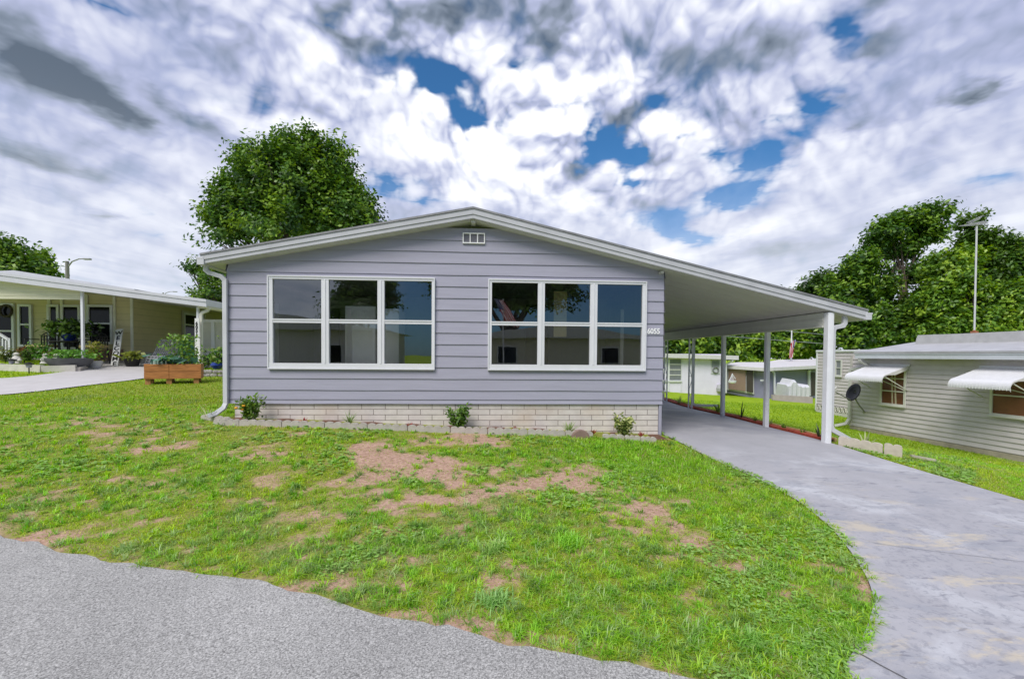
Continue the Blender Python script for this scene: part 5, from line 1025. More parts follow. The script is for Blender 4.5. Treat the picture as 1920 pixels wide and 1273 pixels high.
# ------------------------------------------------------------------ houses at the back
YH = 32.; wh = thing('house', 'small white flat roofed house at the back beyond the carport', 'house', at(1300, 735, YH)); WHW = mat('white_render', (.72, .68, .82), .7, .04, 2)
P = lambda x, y, Y=YH: at(x, y, Y)
def wbox(mb, px0, px1, py0, py1, Y, depth, front=0.): a, b = at(px0, py1, Y), at(px1, py0, Y); mb.box((a[0], Y-front, a[2]), (b[0], Y+depth, b[2])); return mb
m_ = wbox(MB(), 1130, 1357, 664, 738, YH, 8); m_.v = [(v[0], v[1], v[2]-(1. if v[2] < 0 else 0)) for v in m_.v]; obj('wall', m_, WHW, wh)
m_ = MB(); a, b = P(1120, 659), P(1378, 667); a2, b2 = P(1120, 667), P(1378, 674.5); m_.prism([(a2[0], a2[2]), (b2[0], b2[2]), (b[0], b[2]), (a[0], a[2])], 1, YH-.5, YH+9); obj('roof', m_, mat('white_roof_coating', (.62, .60, .61)), wh)
m_ = wbox(MB(), 1252, 1256, 674, 734, YH-.06, .05); wbox(m_, 1240, 1279, 713, 716, YH-.1, .1); wbox(m_, 1276.5, 1278.5, 674, 733, YH-.05, .045); obj('wall_trim', m_, VINYL, wh)
m_ = wbox(MB(), 1255, 1277, 674, 712, YH-.04, .03); wf = obj('window', m_, mat('louvre_grey', (.20, .21, .23), .3, .1), wh); m_ = MB()
for py in (683, 693, 703): wbox(m_, 1255.5, 1276.5, py-.7, py+.9, YH-.07, .02)
obj('louvre', m_, mat('aluminium_frame', (.62, .62, .58)), wf)
m_ = wbox(MB(), 1333.5, 1350.5, 675, 701, YH-.05, .045); wf = obj('window', m_, mat('grey_white_frame', (.52, .54, .56), .5), wh); m_ = wbox(MB(), 1335, 1349, 676.5, 688, YH-.07, .015); obj('pane', m_, mat('hazy_pane', (.22, .23, .26)), wf); m_ = MB(); c = P(1342, 694, YH-.09); m_.tube([(c[0]+.2*math.cos(t), c[1], c[2]+.2*math.sin(t)) for t in np.linspace(0, 6.283, 15)], .05, 6); obj('fan_ring', m_, mat('grey_metal', (.25, .25, .26)), wf)
m_ = MB(); m_.rtube([P(1374, 674, YH-.4), P(1373, 677, YH-.4), P(1364, 682, YH-.1), P(1361, 684, YH-.1), P(1361, 736, YH-.1)], .10, .08); obj('downspout', m_, VINYL, wh)
m_ = MB(); c = P(1350, 728, YH-.12); m_.lathe([(.10, -.3), (.22, -.2), (.26, .0), (.2, .25), (.0, .3)], c, 10); tag(obj('utility_meter', m_, mat('meter_grey', (.42, .42, .46), .5, .1)), 'grey utility meter low on the white back house wall', 'meter')
YB2 = 31.; bh = thing('house', 'blue grey low house with bright white roof at the back', 'house', at(1440, 745, YB2)); BLU = mat('blue_grey_render', (.25, .245, .375), .7, .05, 2)
def slant_wall(px0, pb0, pt0, px1, pb1, pt1, Y0, Y1, m, name, par, th=.15):
    a, b, c, d = at(px0, pb0, Y0), at(px1, pb1, Y1), at(px1, pt1, Y1), at(px0, pt0, Y0); n = np.array([0, th, 0]); o = MB(); o.add([a, b, c, d, a+n, b+n, c+n, d+n], [(0, 1, 2, 3), (7, 6, 5, 4), (0, 4, 5, 1), (1, 5, 6, 2), (2, 6, 7, 3), (3, 7, 4, 0)]); return obj(name, o, m, par)
slant_wall(1355, 735, 688, 1441, 752, 694, 33, 30, BLU, 'wall', bh); slant_wall(1440, 752, 694, 1545, 748, 690, 30, 32.6, BLU, 'wall', bh)
slant_wall(1364, 731, 690, 1414, 739, 693, 32.5, 30.8, VINYL, 'sliding_door', bh, .1); dsl = bh.children[-1]
slant_wall(1366.5, 729, 691.5, 1398, 733.5, 693.2, 32.3, 31.2, mat('tan_blind', (.27, .19, .15), .5, .08), 'door_panel', dsl, .05); slant_wall(1400.5, 734.5, 694, 1412, 736.5, 694.8, 31.1, 30.7, mat('dark_screen', (.065, .055, .05), .5, .1), 'door_panel', dsl, .05)
m_ = MB(); RT = [at(1340, 684, 33.2), at(1384, 679, 37), at(1434, 679, 36), at(1459, 674.5, 37), at(1560, 673, 38), at(1560, 684, 31.5), at(1450, 689, 29.4), at(1440, 690, 29.4)]
dz = np.array([0, 0, -.22]); m_.add(RT+[p+dz for p in RT], [tuple(range(8))[::-1], tuple(range(8, 16))]+[(i, (i+1) % 8, 8+(i+1) % 8, 8+i) for i in range(8)]); obj('roof', m_, mat('white_roof_coating', (.62, .60, .61)), bh)
m_ = MB(); m_.rtube([at(1446, 695, 29.9), at(1452, 699, 29.9), at(1452.5, 738, 29.9), at(1462, 740, 29.9)], .10, .08); obj('downspout', m_, VINYL, bh)
slant_wall(1475, 712, 700, 1490, 711.6, 700, 31.0, 31.2, mat('aluminium_frame', (.62, .62, .58)), 'window', bh, .05); slant_wall(1477, 711, 701.5, 1488.5, 711, 701.5, 30.95, 31.15, mat('hazy_pane', (.22, .23, .26)), 'pane', bh.children[-1], .03)
slant_wall(1516, 742, 694, 1521, 742, 694, 31.6, 31.7, VINYL, 'corner_post', bh, .2); slant_wall(1522, 742, 698, 1530, 742, 698, 31.6, 31.7, mat('dark_screen', (.065, .055, .05)), 'door_panel', bh, .05)
m_ = MB(); wbox(m_, 1426, 1434, 711.5, 714.5, 30.1, .04); obj('wall_sign', m_, VINYL, bh)
slant_wall(1449, 750, 740, 1524, 758, 744, 28, 26, mat('pinkish_block', (.42, .36, .37), .85, .1, 4), 'low_wall', None); lwo = bpy.data.objects['low_wall']; tag(lwo, 'low pinkish block wall in front of the blue grey house', 'low wall')
m_ = MB(); a = at(1467, 742, 28.3); b = at(1517, 744, 27.8); rng = np.random.default_rng(3); n = 16
grid = []
for i in range(n+1):
    u = i/n; x = a[0]+(b[0]-a[0])*u; zb = a[2]+(b[2]-a[2])*u; h = .72+.05*math.sin(i*2.1)+.38*math.exp(-((u-.32)/.16)**2); yo = .04*math.sin(i*1.9); grid.append([(x, 27.8+yo, zb), (x, 27.78+yo*.5, zb+h*.85), (x, 27.95, zb+h), (x, 28.9, zb+h*1.05), (x, 29.0, zb)])
for i in range(n):
    for j in range(4): m_.quad(grid[i][j], grid[i+1][j], grid[i+1][j+1], grid[i][j+1])
for g in (grid[0], grid[-1]): m_.add(g, [tuple(range(5))])
tag(obj('covered_furniture', m_, mat('grey_white_tarp', (.56, .56, .60), .7, .06, 6, bump=.3)), 'patio furniture under a rumpled grey white cover by the blue house', 'covered furniture')
m_ = MB(); c = at(1373, 716, 30.6); s = 30.6/F0
m_.tube([c+np.array([-6*s, 0, 2*s]), c+np.array([0, 0, 16*s]), c+np.array([6*s, 0, 6*s])], .03, 5); m_.lathe([(.0, -.12), (.24, -.05), (.27, .1), (.24, .1), (.0, .02)], c, 12); 
for k in (-3, 0, 3): m_.tube([c+np.array([k*s, 0, .1]), c+np.array([0, 0, 16*s])], .015, 4)
tag(obj('hanging_chair', m_, mat('white_wicker', (.70, .70, .76), .7, .05)), 'white hanging chair on the porch of the blue house', 'chair')
# flag pole at the back
def flag_cloth(name, col):
    if name in MATS: return MATS[name]
    m = bpy.data.materials.new(name); m.use_nodes = True; nt = m.node_tree; nt.nodes.clear(); o = N(nt, 'ShaderNodeOutputMaterial'); d = N(nt, 'ShaderNodeBsdfDiffuse'); t = N(nt, 'ShaderNodeBsdfTranslucent'); x = N(nt, 'ShaderNodeMixShader', Fac=.5)
    d.inputs['Color'].default_value = t.inputs['Color'].default_value = (*col, 1); nt.links.new(d.outputs[0], x.inputs[1]); nt.links.new(t.outputs[0], x.inputs[2]); nt.links.new(x.outputs[0], o.inputs['Surface']); MATS[name] = m; return m
def us_flag(name, origin, ux, uz, w, h, wave, parent):
    """stripes, canton and stars as coloured faces of one cloth"""
    V, F, mi = [], [], []; nx, nz = 26, 13
    f = lambda u, v: np.array(origin)+np.array(ux)*w*u+np.array(uz)*h*v+wave(u, v)
    for j in range(nz+1):
        for i in range(nx+1): V.append(f(i/nx, j/nz))
    for j in range(nz):
        for i in range(nx): F.append((j*(nx+1)+i, j*(nx+1)+i+1, (j+1)*(nx+1)+i+1, (j+1)*(nx+1)+i)); mi.append(2 if (i < nx*.4 and j >= 6) else (j % 2))
    mb = MB(); mb.add(V, F); o = obj(name, mb, flag_cloth('flag_red', (.55, .02, .04)), parent); o.data.materials.append(flag_cloth('flag_white', (.80, .80, .80))); o.data.materials.append(flag_cloth('flag_blue', (.03, .05, .30))); o.data.polygons.foreach_set('material_index', mi)
    st_ = MB()
    for r in range(9):
        for c_ in range(6 if r % 2 == 0 else 5):
            u = .4*(c_+(.5 if r % 2 == 0 else 1))/6; v = 6/13+(7/13)*(r+.5)/9; p = f(u, v); q = f(u+.01, v)-p; q /= np.linalg.norm(q); z_ = f(u, v+.01)-p; z_ /= np.linalg.norm(z_); n_ = np.cross(q, z_)
            for sg in (1, -1):
                pts_ = [p+n_*.004*sg+(q*math.sin(k*math.pi/5)+z_*math.cos(k*math.pi/5))*(.030 if k % 2 == 0 else .012)*w for k in range(10)]; st_.add(pts_, [tuple(range(10)) if sg < 0 else tuple(range(10))[::-1]])
    obj('star', st_, flag_cloth('flag_white', (.80, .80, .80)), o)
    return o
Yf = 36.; c = at(1482, 690, Yf); fp = thing('flag_pole', 'slim white flag pole with limp striped flag behind the blue house', 'flag pole', c); m_ = MB(); m_.tube([at(1483, 700, Yf), at(1484.5, 618, Yf)], [.07, .045], 8); m_.lathe([(.0, -.07), (.08, 0), (.0, .07)], at(1484.5, 617, Yf), 8); obj('pole', m_, VINYL, fp)
o_ = at(1484, 640, Yf); us_flag('flag', o_+np.array([0, -.05, 0]), (-.30, -.25, -.92), (.30, .0, .16), 1.55, 1.0, lambda u, v: np.array([-.10*math.sin(v*9)*u, .10*math.sin(v*12+u*3), 0]), fp)
# power lines
for i, (q0, q1, lab) in enumerate((((1430, 614), (1560, 626), 'thin upper power line crossing the dark trees'), ((1440, 634), (1560, 643), 'thin lower power line crossing the dark trees'))):
    m_ = MB(); a, b = at(*q0, 39), at(*q1, 39); a = a+(a-b)*2.2; b = b+(b-a)*.8; m_.tube([a+(b-a)*u-np.array([0, 0, .5*4*u*(1-u)*.25]) for u in np.linspace(0, 1, 12)], .022, 5); tag(obj('power_line', m_, mat('pale_cable', (.30, .32, .34), .6)), lab, 'power line', 'power lines at the back')

# ------------------------------------------------------------------ trees
def gb_(px, Y): x = at(px, 700, Y)[0]; return (x, Y, tz1(x, Y))
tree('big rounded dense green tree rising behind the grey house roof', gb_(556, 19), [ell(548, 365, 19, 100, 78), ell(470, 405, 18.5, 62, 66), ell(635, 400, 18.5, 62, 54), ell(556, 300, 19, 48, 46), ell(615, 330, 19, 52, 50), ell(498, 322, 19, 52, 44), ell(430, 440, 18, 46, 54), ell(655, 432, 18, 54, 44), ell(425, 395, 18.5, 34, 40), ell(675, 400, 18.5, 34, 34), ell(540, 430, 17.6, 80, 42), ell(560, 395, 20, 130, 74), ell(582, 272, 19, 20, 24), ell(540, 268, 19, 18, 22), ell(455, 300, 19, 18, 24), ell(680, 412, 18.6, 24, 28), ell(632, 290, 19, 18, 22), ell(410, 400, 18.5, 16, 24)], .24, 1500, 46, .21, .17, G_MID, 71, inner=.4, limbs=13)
tree('lower branching tree between the cream house and the grey house', gb_(402, 19.5), [ell(412, 515, 19.5, 30, 26), ell(366, 505, 19.5, 18, 14), ell(385, 525, 19.5, 18, 12), ell(420, 548, 19, 34, 20), ell(400, 562, 20, 40, 18)], .12, 190, 30, .15, .15, G_MID, 72, inner=.2)
tree('rounded tree behind the cream house at the left edge', gb_(20, 42), [ell(15, 490, 42, 55, 34), ell(50, 505, 42, 36, 18), ell(-40, 490, 42, 60, 45), ell(0, 520, 42, 80, 30)], .3, 380, 30, .42, .40, G_MID, 73)
RT_ = [('tall broad dark green tree behind the right house', 1690, 42, [ell(1660, 440, 42, 30, 22), ell(1705, 418, 42, 30, 18), ell(1750, 402, 42, 26, 10), ell(1735, 445, 42, 30, 20), ell(1640, 468, 42, 18, 14), ell(1690, 475, 43, 36, 18), ell(1625, 500, 41, 26, 20), ell(1655, 545, 41, 34, 26), ell(1725, 520, 42, 30, 24), ell(1740, 560, 41, 34, 22), ell(1680, 595, 41, 60, 22), ell(1660, 625, 41, 90, 24), ell(1720, 640, 40, 90, 26), ell(1590, 640, 40, 50, 24)], 1250, 36, .42, .42, G_MID, 74),
       ('tree with a lighter outer crown left of the tall dark one', 1590, 41, [ell(1612, 500, 40, 20, 22), ell(1598, 530, 40, 28, 24), ell(1575, 565, 40, 26, 24), ell(1615, 575, 40, 30, 30), ell(1590, 610, 40, 44, 26)], 460, 34, .40, .40, G_MID, 75),
       ('thin leaved tree leftmost of the right hand group', 1535, 44, [ell(1548, 525, 44, 18, 9), ell(1520, 540, 44, 16, 10), ell(1530, 565, 44, 34, 18), ell(1545, 600, 44, 44, 36)], 380, 30, .42, .38, G_DRK, 76),
       ('narrow tree behind the antenna mast head', 1835, 44, [ell(1822, 420, 44, 18, 14), ell(1835, 455, 44, 28, 14), ell(1812, 462, 44, 14, 16), ell(1850, 490, 44, 30, 24), ell(1835, 540, 44, 40, 30), ell(1850, 600, 44, 50, 34)], 560, 34, .42, .40, G_DRK[1:], 77),
       ('wide tree at the far right edge', 1905, 43, [ell(1888, 468, 43, 22, 22), ell(1925, 462, 43, 24, 14), ell(1900, 505, 43, 36, 26), ell(1955, 490, 43, 36, 40), ell(1895, 560, 43, 50, 34), ell(1960, 570, 43, 60, 60), ell(1900, 620, 43, 60, 26)], 720, 34, .42, .40, G_MID, 78),
       ('bright leafy tree just behind the right house roof by the antenna', 1775, 36, [ell(1775, 500, 37, 30, 20), ell(1815, 485, 37, 26, 16), ell(1790, 540, 36, 36, 28), ell(1755, 575, 36, 30, 26), ell(1830, 560, 36, 26, 22), ell(1770, 615, 36, 50, 24), ell(1820, 610, 35, 40, 26)], 640, 34, .36, .36, G_LIT, 79),
       ('bright leafy tree at the right edge above the house roof', 1885, 35, [ell(1875, 580, 35, 28, 22), ell(1905, 555, 35, 28, 18), ell(1940, 565, 35, 30, 30), ell(1885, 615, 35, 50, 22)], 480, 34, .35, .34, G_LIT, 80)]
for lab, px, Y, els, nc, per, cr2, lf, cols, sd_ in RT_: tree(lab, gb_(px, Y), els, .32, nc, per, cr2, lf, cols, sd_, group='trees behind the right house')
BT = [('low bright tree behind the white back house', 1275, 45, [ell(1275, 640, 45, 46, 30), ell(1250, 650, 45, 40, 34), ell(1300, 655, 44, 34, 22)], G_LIT, 81), ('tree behind the gap between the two back houses', 1345, 48, [ell(1345, 630, 48, 50, 36), ell(1380, 640, 48, 44, 32), ell(1330, 655, 47, 44, 22)], G_MID, 82),
      ('broad bright tree behind the blue house porch', 1420, 46, [ell(1410, 630, 46, 50, 34), ell(1440, 645, 46, 52, 34), ell(1395, 660, 45, 46, 24)], G_LIT, 83), ('bright tree behind the flag pole', 1490, 45, [ell(1490, 640, 45, 46, 28), ell(1470, 660, 44, 46, 20), ell(1515, 655, 45, 36, 30)], G_LIT, 84),
      ('tall dark tree above the blue house', 1490, 56, [ell(1480, 590, 56, 76, 42), ell(1410, 600, 56, 66, 36), ell(1540, 620, 56, 56, 60), ell(1450, 640, 56, 100, 50)], G_DRK, 85), ('dark green tree above the white back house', 1290, 57, [ell(1290, 600, 57, 90, 46), ell(1360, 600, 57, 70, 44), ell(1230, 620, 57, 70, 46), ell(1300, 650, 57, 120, 44)], G_DRK, 86)]
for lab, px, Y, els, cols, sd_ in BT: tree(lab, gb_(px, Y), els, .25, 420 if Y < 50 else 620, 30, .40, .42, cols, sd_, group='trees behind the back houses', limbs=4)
# ------------------------------------------------------------------ across the street (seen mirrored in the windows)
def far_house(label, x0, x1, y, h, col, door=True):
    z = .12; t = thing('house', label, 'house', ((x0+x1)/2, y, z), group='houses across the street'); m_ = MB(); m_.box((x0, y-8, z-.2), (x1, y, z+h)); obj('wall', m_, mat('far_wall_%d' % int(col[0]*100), col, .7, .05), t)
    m_ = MB(); xm = (x0+x1)/2; m_.prism([(x0-.5, z+h-.05), (x1+.5, z+h-.05), (xm, z+h+.95)], 1, y-8.4, y+.5); obj('roof', m_, mat('far_roof', (.55, .55, .55), .6), t)
    for u in (.2, .72):
        a = x0+(x1-x0)*u; m_ = MB(); m_.box((a, y+.002, z+.9), (a+1.3, y+.06, z+2.1)); w = obj('window', m_, VINYL, t); g = MB(); g.box((a+.08, y+.05, z+.98), (a+1.22, y+.075, z+2.02)); obj('pane', g, DGL, w)
    for u in (.05, .95): m_ = MB(); a = x0-.3+(x1-x0+.6)*u; m_.box((a-.06, y+.5, z-.2), (a+.06, y+.62, z+h)); obj('post', m_, VINYL, t)
    return t
far_house('pale grey gabled house mirrored in the left triple window', -19.5, -6.5, -13, 3.0, (.62, .60, .60)); far_house('cream house across the street mirrored low in the right window', -2.0, 11.5, -15, 2.7, (.60, .57, .48)); far_house('tan house across the street at the far right', 14, 23, -15, 2.6, (.38, .33, .28))
tree('large dark oak across the street mirrored in the right window', (1.8, -21, .2), [(1.5, -21, 8.2, 4.2, 3, 2.6), (-1.8, -21, 7.4, 2.6, 3, 2.0), (5.0, -21, 7.2, 2.8, 3, 2.0), (2.5, -21, 6.0, 4.6, 3, 1.5), (1, -22, 9.8, 2.6, 2, 1.6)], .4, 620, 34, .42, .36, G_DRK, 90, group='trees across the street', inner=.15)
tree('leafy tree across the street mirrored in the left window', (-9.5, -22, .2), [(-9.5, -22, 6.4, 2.4, 2, 2.0), (-11, -22, 5.2, 2, 2, 1.4)], .2, 260, 30, .38, .34, G_DRK, 91, group='trees across the street')
pm = thing('palm_tree', 'feathery palm across the street mirrored in the left window', 'palm', (-7.6, -10, .1)); m_ = MB(); m_.tube([(-7.6, -10, -.1), (-7.55, -10, 2.2), (-7.6, -10, 4.1)], [.19, .15, .13], 10); obj('trunk', m_, mat('palm_bark', (.20, .16, .12), .9, .3, 10), pm)
rng = np.random.default_rng(92); V, F = [], []
for i in range(24):
    a = i*2.4; el_ = rad(75-6*(i % 14)); L_ = 1.9; d = np.array([math.cos(a), math.sin(a), 0]); pts_ = [np.array([-7.6, -10, 4.1])+d*L_*u*math.cos(el_*(1-u*.6))+np.array([0, 0, L_*(u*math.sin(el_)-.75*u*u)]) for u in np.linspace(0, 1, 13)]
    s = np.array([-d[1], d[0], 0])
    for k in range(1, 13):
        for sg in (-1, 1):
            p = pts_[k]; t_ = (pts_[k]-pts_[k-1]); t_ /= np.linalg.norm(t_); tip = p+s*sg*.42*(1-.5*k/13)+t_*.22-np.array([0, 0, .16]); b_ = len(V); V += [p, p+t_*.05, tip]; F.append((b_, b_+1, b_+2))
mesh_np('frond', np.array(V), [np.array(F)], leaf_mat('tree_leaf'), np.tile(np.array([[.06, .12, .03]]), (len(V), 1)), pm)
ff = thing('flag_pole', 'angled pole with a stars and stripes flag across the street mirrored in the right window', 'flag pole', (.8, -6.2, .0)); m_ = MB(); m_.tube([(.78, -6.2, 0), (.78, -6.2, 4.3)], .03, 8); obj('pole', m_, VINYL, ff)
us_flag('flag', (.80, -6.2, 4.2), (.50, .0, -.86), (-.55, .0, .12), 1.45, .9, lambda u, v: np.array([.05*math.sin(v*10)*u, .07*math.sin(v*9+u*4), 0]), ff)

# ------------------------------------------------------------------ sky, sun
EL, AZ = rad(50), rad(210)        # sun high, behind the camera and a little to the left (azimuth clockwise from +Y)
w = bpy.data.worlds.new("World"); SC.world = w; w.use_nodes = True; nt = w.node_tree; L = nt.links.new; nt.nodes.clear()
out = N(nt, 'ShaderNodeOutputWorld'); bg = N(nt, 'ShaderNodeBackground', Strength=1.0); L(bg.outputs[0], out.inputs['Surface'])
sky = N(nt, 'ShaderNodeTexSky', sky_type='NISHITA'); sky.sun_disc = False; sky.sun_elevation = EL; sky.sun_rotation = AZ; sky.air_density = 1.0; sky.dust_density = .6; sky.ozone_density = 2.5
tc = N(nt, 'ShaderNodeTexCoord'); sp = N(nt, 'ShaderNodeSeparateXYZ'); L(tc.outputs['Generated'], sp.inputs[0])
def math_(op, a, b=None, c=None, clamp=False):
    n = N(nt, 'ShaderNodeMath', operation=op, use_clamp=clamp)
    for k, v in enumerate((a, b, c)):
        if v is None: continue
        if isinstance(v, (int, float)): n.inputs[k].default_value = v
        else: L(v, n.inputs[k])
    return n.outputs[0]
def mapr(v, a, b, c=0., d=1., smooth=True):
    n = N(nt, 'ShaderNodeMapRange'); n.interpolation_type = 'SMOOTHSTEP' if smooth else 'LINEAR'; L(v, n.inputs['Value'])
    for k, x in zip(('From Min', 'From Max', 'To Min', 'To Max'), (a, b, c, d)): n.inputs[k].default_value = x
    return n.outputs['Result']
def noise(vec, scale, detail=5., rough=.55, dist=0., color=False):
    n = N(nt, 'ShaderNodeTexNoise', noise_dimensions='2D', Scale=scale, Detail=detail, Roughness=rough); n.inputs['Distortion'].default_value = dist; L(vec, n.inputs['Vector']); return n.outputs['Color' if color else 'Fac']
def vmath(op, a, b=None):
    n = N(nt, 'ShaderNodeVectorMath', operation=op); L(a, n.inputs[0])
    if b is not None:
        if isinstance(b, tuple): n.inputs[1].default_value = b
        else: L(b, n.inputs[1])
    return n
zc = math_('MAXIMUM', sp.outputs['Z'], .03)
cx_ = math_('DIVIDE', sp.outputs['X'], zc); cy_ = math_('DIVIDE', sp.outputs['Y'], zc)
cmb = N(nt, 'ShaderNodeCombineXYZ'); L(cx_, cmb.inputs[0]); L(cy_, cmb.inputs[1]); P0 = cmb.outputs[0]      # position on the cloud deck
wn = noise(P0, 2.4, 4., .6, color=True); wsub = vmath('SUBTRACT', wn, (.5, .5, .5)); wmul = vmath('MULTIPLY', wsub.outputs[0], (.36, .50, 0)); P1 = vmath('ADD', P0, wmul.outputs[0]).outputs[0]
wn2 = noise(P0, 6.5, 3., .55, color=True); wsub2 = vmath('SUBTRACT', wn2, (.5, .5, .5)); wmul2 = vmath('MULTIPLY', wsub2.outputs[0], (.09, .12, 0)); P2 = vmath('ADD', P1, wmul2.outputs[0]).outputs[0]
def deck(px, py): d = ray(px, py); return np.array([d[0]/d[2], d[1]/d[2]])
def blobsum(lst, vec):
    """soft elliptical patches on the cloud deck"""
    tot = None; sx_ = N(nt, 'ShaderNodeSeparateXYZ'); L(vec, sx_.inputs[0])
    for px, py, rx, ry, ang, amt in lst:
        c = deck(px, py); a = rad(ang); e = 2.
        J = np.stack([(deck(px+e, py)-deck(px-e, py))/(2*e), (deck(px, py+e)-deck(px, py-e))/(2*e)], 1)
        A = J@np.array([[rx*math.cos(a), -ry*math.sin(a)], [rx*math.sin(a), ry*math.cos(a)]]); U, S, _ = np.linalg.svd(A)
        if np.linalg.det(U) < 0: U[:, 1] *= -1
        m = N(nt, 'ShaderNodeMapping', vector_type='TEXTURE'); m.inputs['Location'].default_value = (c[0], c[1], 0); m.inputs['Rotation'].default_value = (0, 0, math.atan2(U[1, 0], U[0, 0])); m.inputs['Scale'].default_value = (S[0]*1.5, S[1]*1.5, 1e6); cv = N(nt, 'ShaderNodeCombineXYZ'); L(sx_.outputs[0], cv.inputs[0]); L(sx_.outputs[1], cv.inputs[1]); L(cv.outputs[0], m.inputs['Vector'])
        if tot is not None: L(tot, cv.inputs[2])      # chained so that the patches are summed one after another
        g = N(nt, 'ShaderNodeTexGradient', gradient_type='QUADRATIC_SPHERE'); L(m.outputs[0], g.inputs[0])
        tot = math_('MULTIPLY_ADD', g.outputs['Fac'], amt*2., tot if tot is not None else 0.)
    return tot
HOLES = [(850,170,115,55,15,1.05),(915,225,66,30,0,.8),(1120,262,85,46,25,1.05),(1000,262,40,26,0,.5),(1180,290,50,26,0,.5),(1280,400,60,20,0,.4),(1060,228,60,26,0,.8),(1375,368,90,30,-8,1.1),(1420,300,70,36,-20,.7),(1180,345,46,22,0,.7),(1100,290,40,40,0,.5),(1545,190,52,44,-45,.65),(1590,60,56,60,30,.55),(1510,250,50,26,0,.4),(735,350,70,26,0,.6),(490,182,110,26,0,.22),(1240,420,90,26,10,.55),(1480,215,40,22,-40,.45),(1330,300,40,24,0,.45),(960,130,40,30,0,.4),(1290,250,40,18,0,.4),(1320,450,90,20,0,.5),(255,395,36,22,20,.35),(300,440,60,16,0,.35),(190,12,70,26,0,.3),(1840,335,120,30,-8,.4),(640,20,60,24,0,.2),(1230,200,56,16,0,.45),(990,210,40,20,0,.5),(780,375,50,14,0,.45)]
DARKS = [(95,130,200,60,28,.95),(190,190,110,34,22,.6),(70,300,110,26,18,.5),(840,28,130,44,5,.5),(670,62,70,42,20,.45),(1840,172,110,20,-10,.5),(1010,60,60,60,0,.3),(560,20,100,40,0,.2),(1620,240,50,24,-20,.25),(1650,80,130,50,-20,.25),(1480,60,80,60,0,.2),(190,405,40,12,0,.35),(1240,340,60,20,0,.2),(1440,470,120,14,-6,.25),(350,220,100,30,28,.25)]
BRIGHTS = [(900,290,160,70,5,.55),(770,250,120,56,20,.5),(1030,375,170,60,8,.5),(1085,140,70,60,-40,.45),(500,225,110,26,0,.4),(690,160,150,30,25,.25),(1420,430,170,26,-10,.3),(1250,470,120,30,10,.4),(1290,240,130,40,20,.15),(860,370,90,26,0,.5),(80,500,200,40,0,.25),(1530,300,150,30,-20,.15),(1060,60,30,40,30,.3)]
hole = blobsum(HOLES, P2); dark = blobsum(DARKS, P1); bright = blobsum(BRIGHTS, P1)
ms = N(nt, 'ShaderNodeMapping'); ms.inputs['Scale'].default_value = (1.5, .42, 1); L(P1, ms.inputs['Vector']); streak = noise(ms.outputs[0], 1.5, 4., .5)

def noise3(vec, scale, detail=0., rough=.5, color=False):
    n = N(nt, 'ShaderNodeTexNoise', Scale=scale, Detail=detail, Roughness=rough); L(vec, n.inputs['Vector']); return n.outputs['Color' if color else 'Fac']
DW = vmath('MULTIPLY', vmath('SUBTRACT', noise3(tc.outputs['Generated'], 3.5, 2., .5, True), (.5, .5, .5)).outputs[0], (.11, .11, .09)); DV = vmath('ADD', tc.outputs['Generated'], DW.outputs[0]).outputs[0]
def billow(vec):      # rounded heaps with creases between them
    tot = None
    for sc, am in ((4.8, .46), (10.5, .31), (23., .19), (48., .10)):
        v = math_('MULTIPLY', math_('ABSOLUTE', math_('SUBTRACT', noise3(vec, sc), .5)), am*5.2); tot = v if tot is None else math_('ADD', tot, v)
    return math_('ADD', tot, -.03)
bl_ = billow(DV); puff = math_('ADD', math_('MULTIPLY', bl_, .60), math_('MULTIPLY', noise3(DV, 7., 6., .56), .40)); puff2 = noise3(DV, 3.1, 4., .55); fine = noise3(DV, 26., 3., .6)
cen = blobsum([(1050, 260, 520, 260, 8, .5)], P0); cen = math_('MINIMUM', cen, 1.)       # broken cumulus field, smoother sheet elsewhere
rough = math_('MULTIPLY_ADD', cen, .80, .18)
pc = math_('SUBTRACT', puff, .5); pf = math_('SUBTRACT', fine, .5); ps = math_('SUBTRACT', streak, .5); p2 = math_('SUBTRACT', puff2, .5)
hr = math_('MULTIPLY_ADD', hole, .50, rough); cov = math_('MULTIPLY_ADD', hole, -.92, .70); cov = math_('ADD', cov, math_('MULTIPLY', math_('MULTIPLY', pc, hr), 2.5)); cov = math_('ADD', cov, math_('MULTIPLY', ps, .5)); cov = math_('ADD', cov, math_('MULTIPLY', math_('MULTIPLY', pf, hr), .9)); cov = math_('MULTIPLY_ADD', bright, .45, cov)
alpha = mapr(cov, -.20, .74)
val = math_('MULTIPLY_ADD', bright, .38, .475); val = math_('MULTIPLY_ADD', math_('MULTIPLY', dark, math_('MULTIPLY_ADD', puff2, 1.2, .20)), -.60, val); val = math_('ADD', val, math_('MULTIPLY', ps, .38)); rel = math_('SUBTRACT', bl_, billow(vmath('ADD', DV, (.0, -.006, .030)).outputs[0])); val = math_('ADD', val, math_('MULTIPLY', math_('MULTIPLY', rel, rough), 1.0)); val = math_('ADD', val, math_('MULTIPLY', math_('MULTIPLY', pc, rough), .55)); val = math_('ADD', val, math_('MULTIPLY', p2, .28)); val = math_('ADD', val, math_('MULTIPLY', math_('MULTIPLY', pf, rough), .38))
cr_ = N(nt, 'ShaderNodeValToRGB'); e = cr_.color_ramp.elements
e[0].position = 0.; e[0].color = (.10, .13, .175, 1); e[1].position = 1.; e[1].color = (.98, .98, 1.0, 1)
for p, c in ((.22, (.20, .24, .31)), (.42, (.37, .405, .57)), (.58, (.585, .61, .72)), (.76, (.82, .835, .89))): x = e.new(p); x.color = (*c, 1)
L(val, cr_.inputs[0])
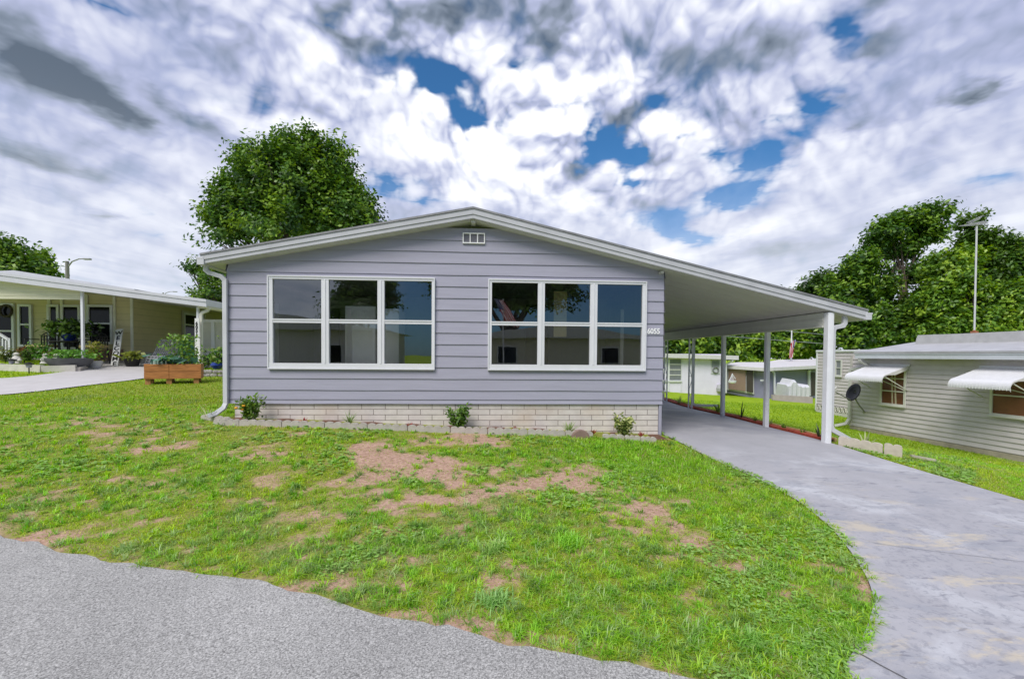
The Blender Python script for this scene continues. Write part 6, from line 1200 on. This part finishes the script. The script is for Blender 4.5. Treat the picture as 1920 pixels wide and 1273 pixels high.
hz = mapr(sp.outputs['Z'], .02, .42, 1., 0.); mh = N(nt, 'ShaderNodeMix', data_type='RGBA'); L(math_('MULTIPLY', hz, .72), mh.inputs[0]); L(cr_.outputs[0], mh.inputs[6]); mh.inputs[7].default_value = (.65, .685, .745, 1)
sk_ = N(nt, 'ShaderNodeMix', data_type='RGBA', blend_type='MULTIPLY'); sk_.inputs[0].default_value = 1; dk = N(nt, 'ShaderNodeMix', data_type='RGBA', blend_type='MULTIPLY'); dk.inputs[7].default_value = (.42, .45, .52, 1); L(mapr(sp.outputs['Y'], -.1, -.5), dk.inputs[0]); L(sky.outputs[0], dk.inputs[6]); L(dk.outputs[2], sk_.inputs[6]); sk_.inputs[7].default_value = (.036, .075, .100, 1)
back = math_('MAXIMUM', mapr(sp.outputs['Y'], -.15, -.55, 1., .10), mapr(sp.outputs['X'], -.12, -.34, 0., .85)); al = math_('MULTIPLY', math_('MAXIMUM', alpha, math_('MULTIPLY', hz, .85)), math_('MAXIMUM', back, mapr(sp.outputs['Z'], .25, .6))); mx = N(nt, 'ShaderNodeMix', data_type='RGBA'); L(al, mx.inputs[0]); L(sk_.outputs[2], mx.inputs[6]); L(mh.outputs[2], mx.inputs[7])
gd = mapr(sp.outputs['Z'], -.02, .0, 1., 0.); mg = N(nt, 'ShaderNodeMix', data_type='RGBA'); L(gd, mg.inputs[0]); L(mx.outputs[2], mg.inputs[6]); mg.inputs[7].default_value = (.16, .20, .10, 1); L(mg.outputs[2], bg.inputs['Color'])
sl = bpy.data.lights.new('sun', 'SUN'); sl.energy = 2.4; sl.angle = rad(32); sl.color = (1.0, .96, .90)
so_ = bpy.data.objects.new('sun', sl); COL.objects.link(so_)
sd = Vector((math.sin(AZ)*math.cos(EL), math.cos(AZ)*math.cos(EL), math.sin(EL))); so_.rotation_euler = sd.to_track_quat('Z', 'Y').to_euler()
vs_ = SC.view_settings; vs_.view_transform = 'Standard'; vs_.look = 'None'; vs_.gamma = 1.0; vs_.exposure = 0.40; vs_.use_curve_mapping = False
w.cycles.sampling_method = 'MANUAL'; w.cycles.sample_map_resolution = 512
SC.cycles.max_bounces = 8; SC.cycles.transparent_max_bounces = 16; SC.cycles.diffuse_bounces = 4; SC.cycles.glossy_bounces = 4
SC.cycles.use_denoising = True
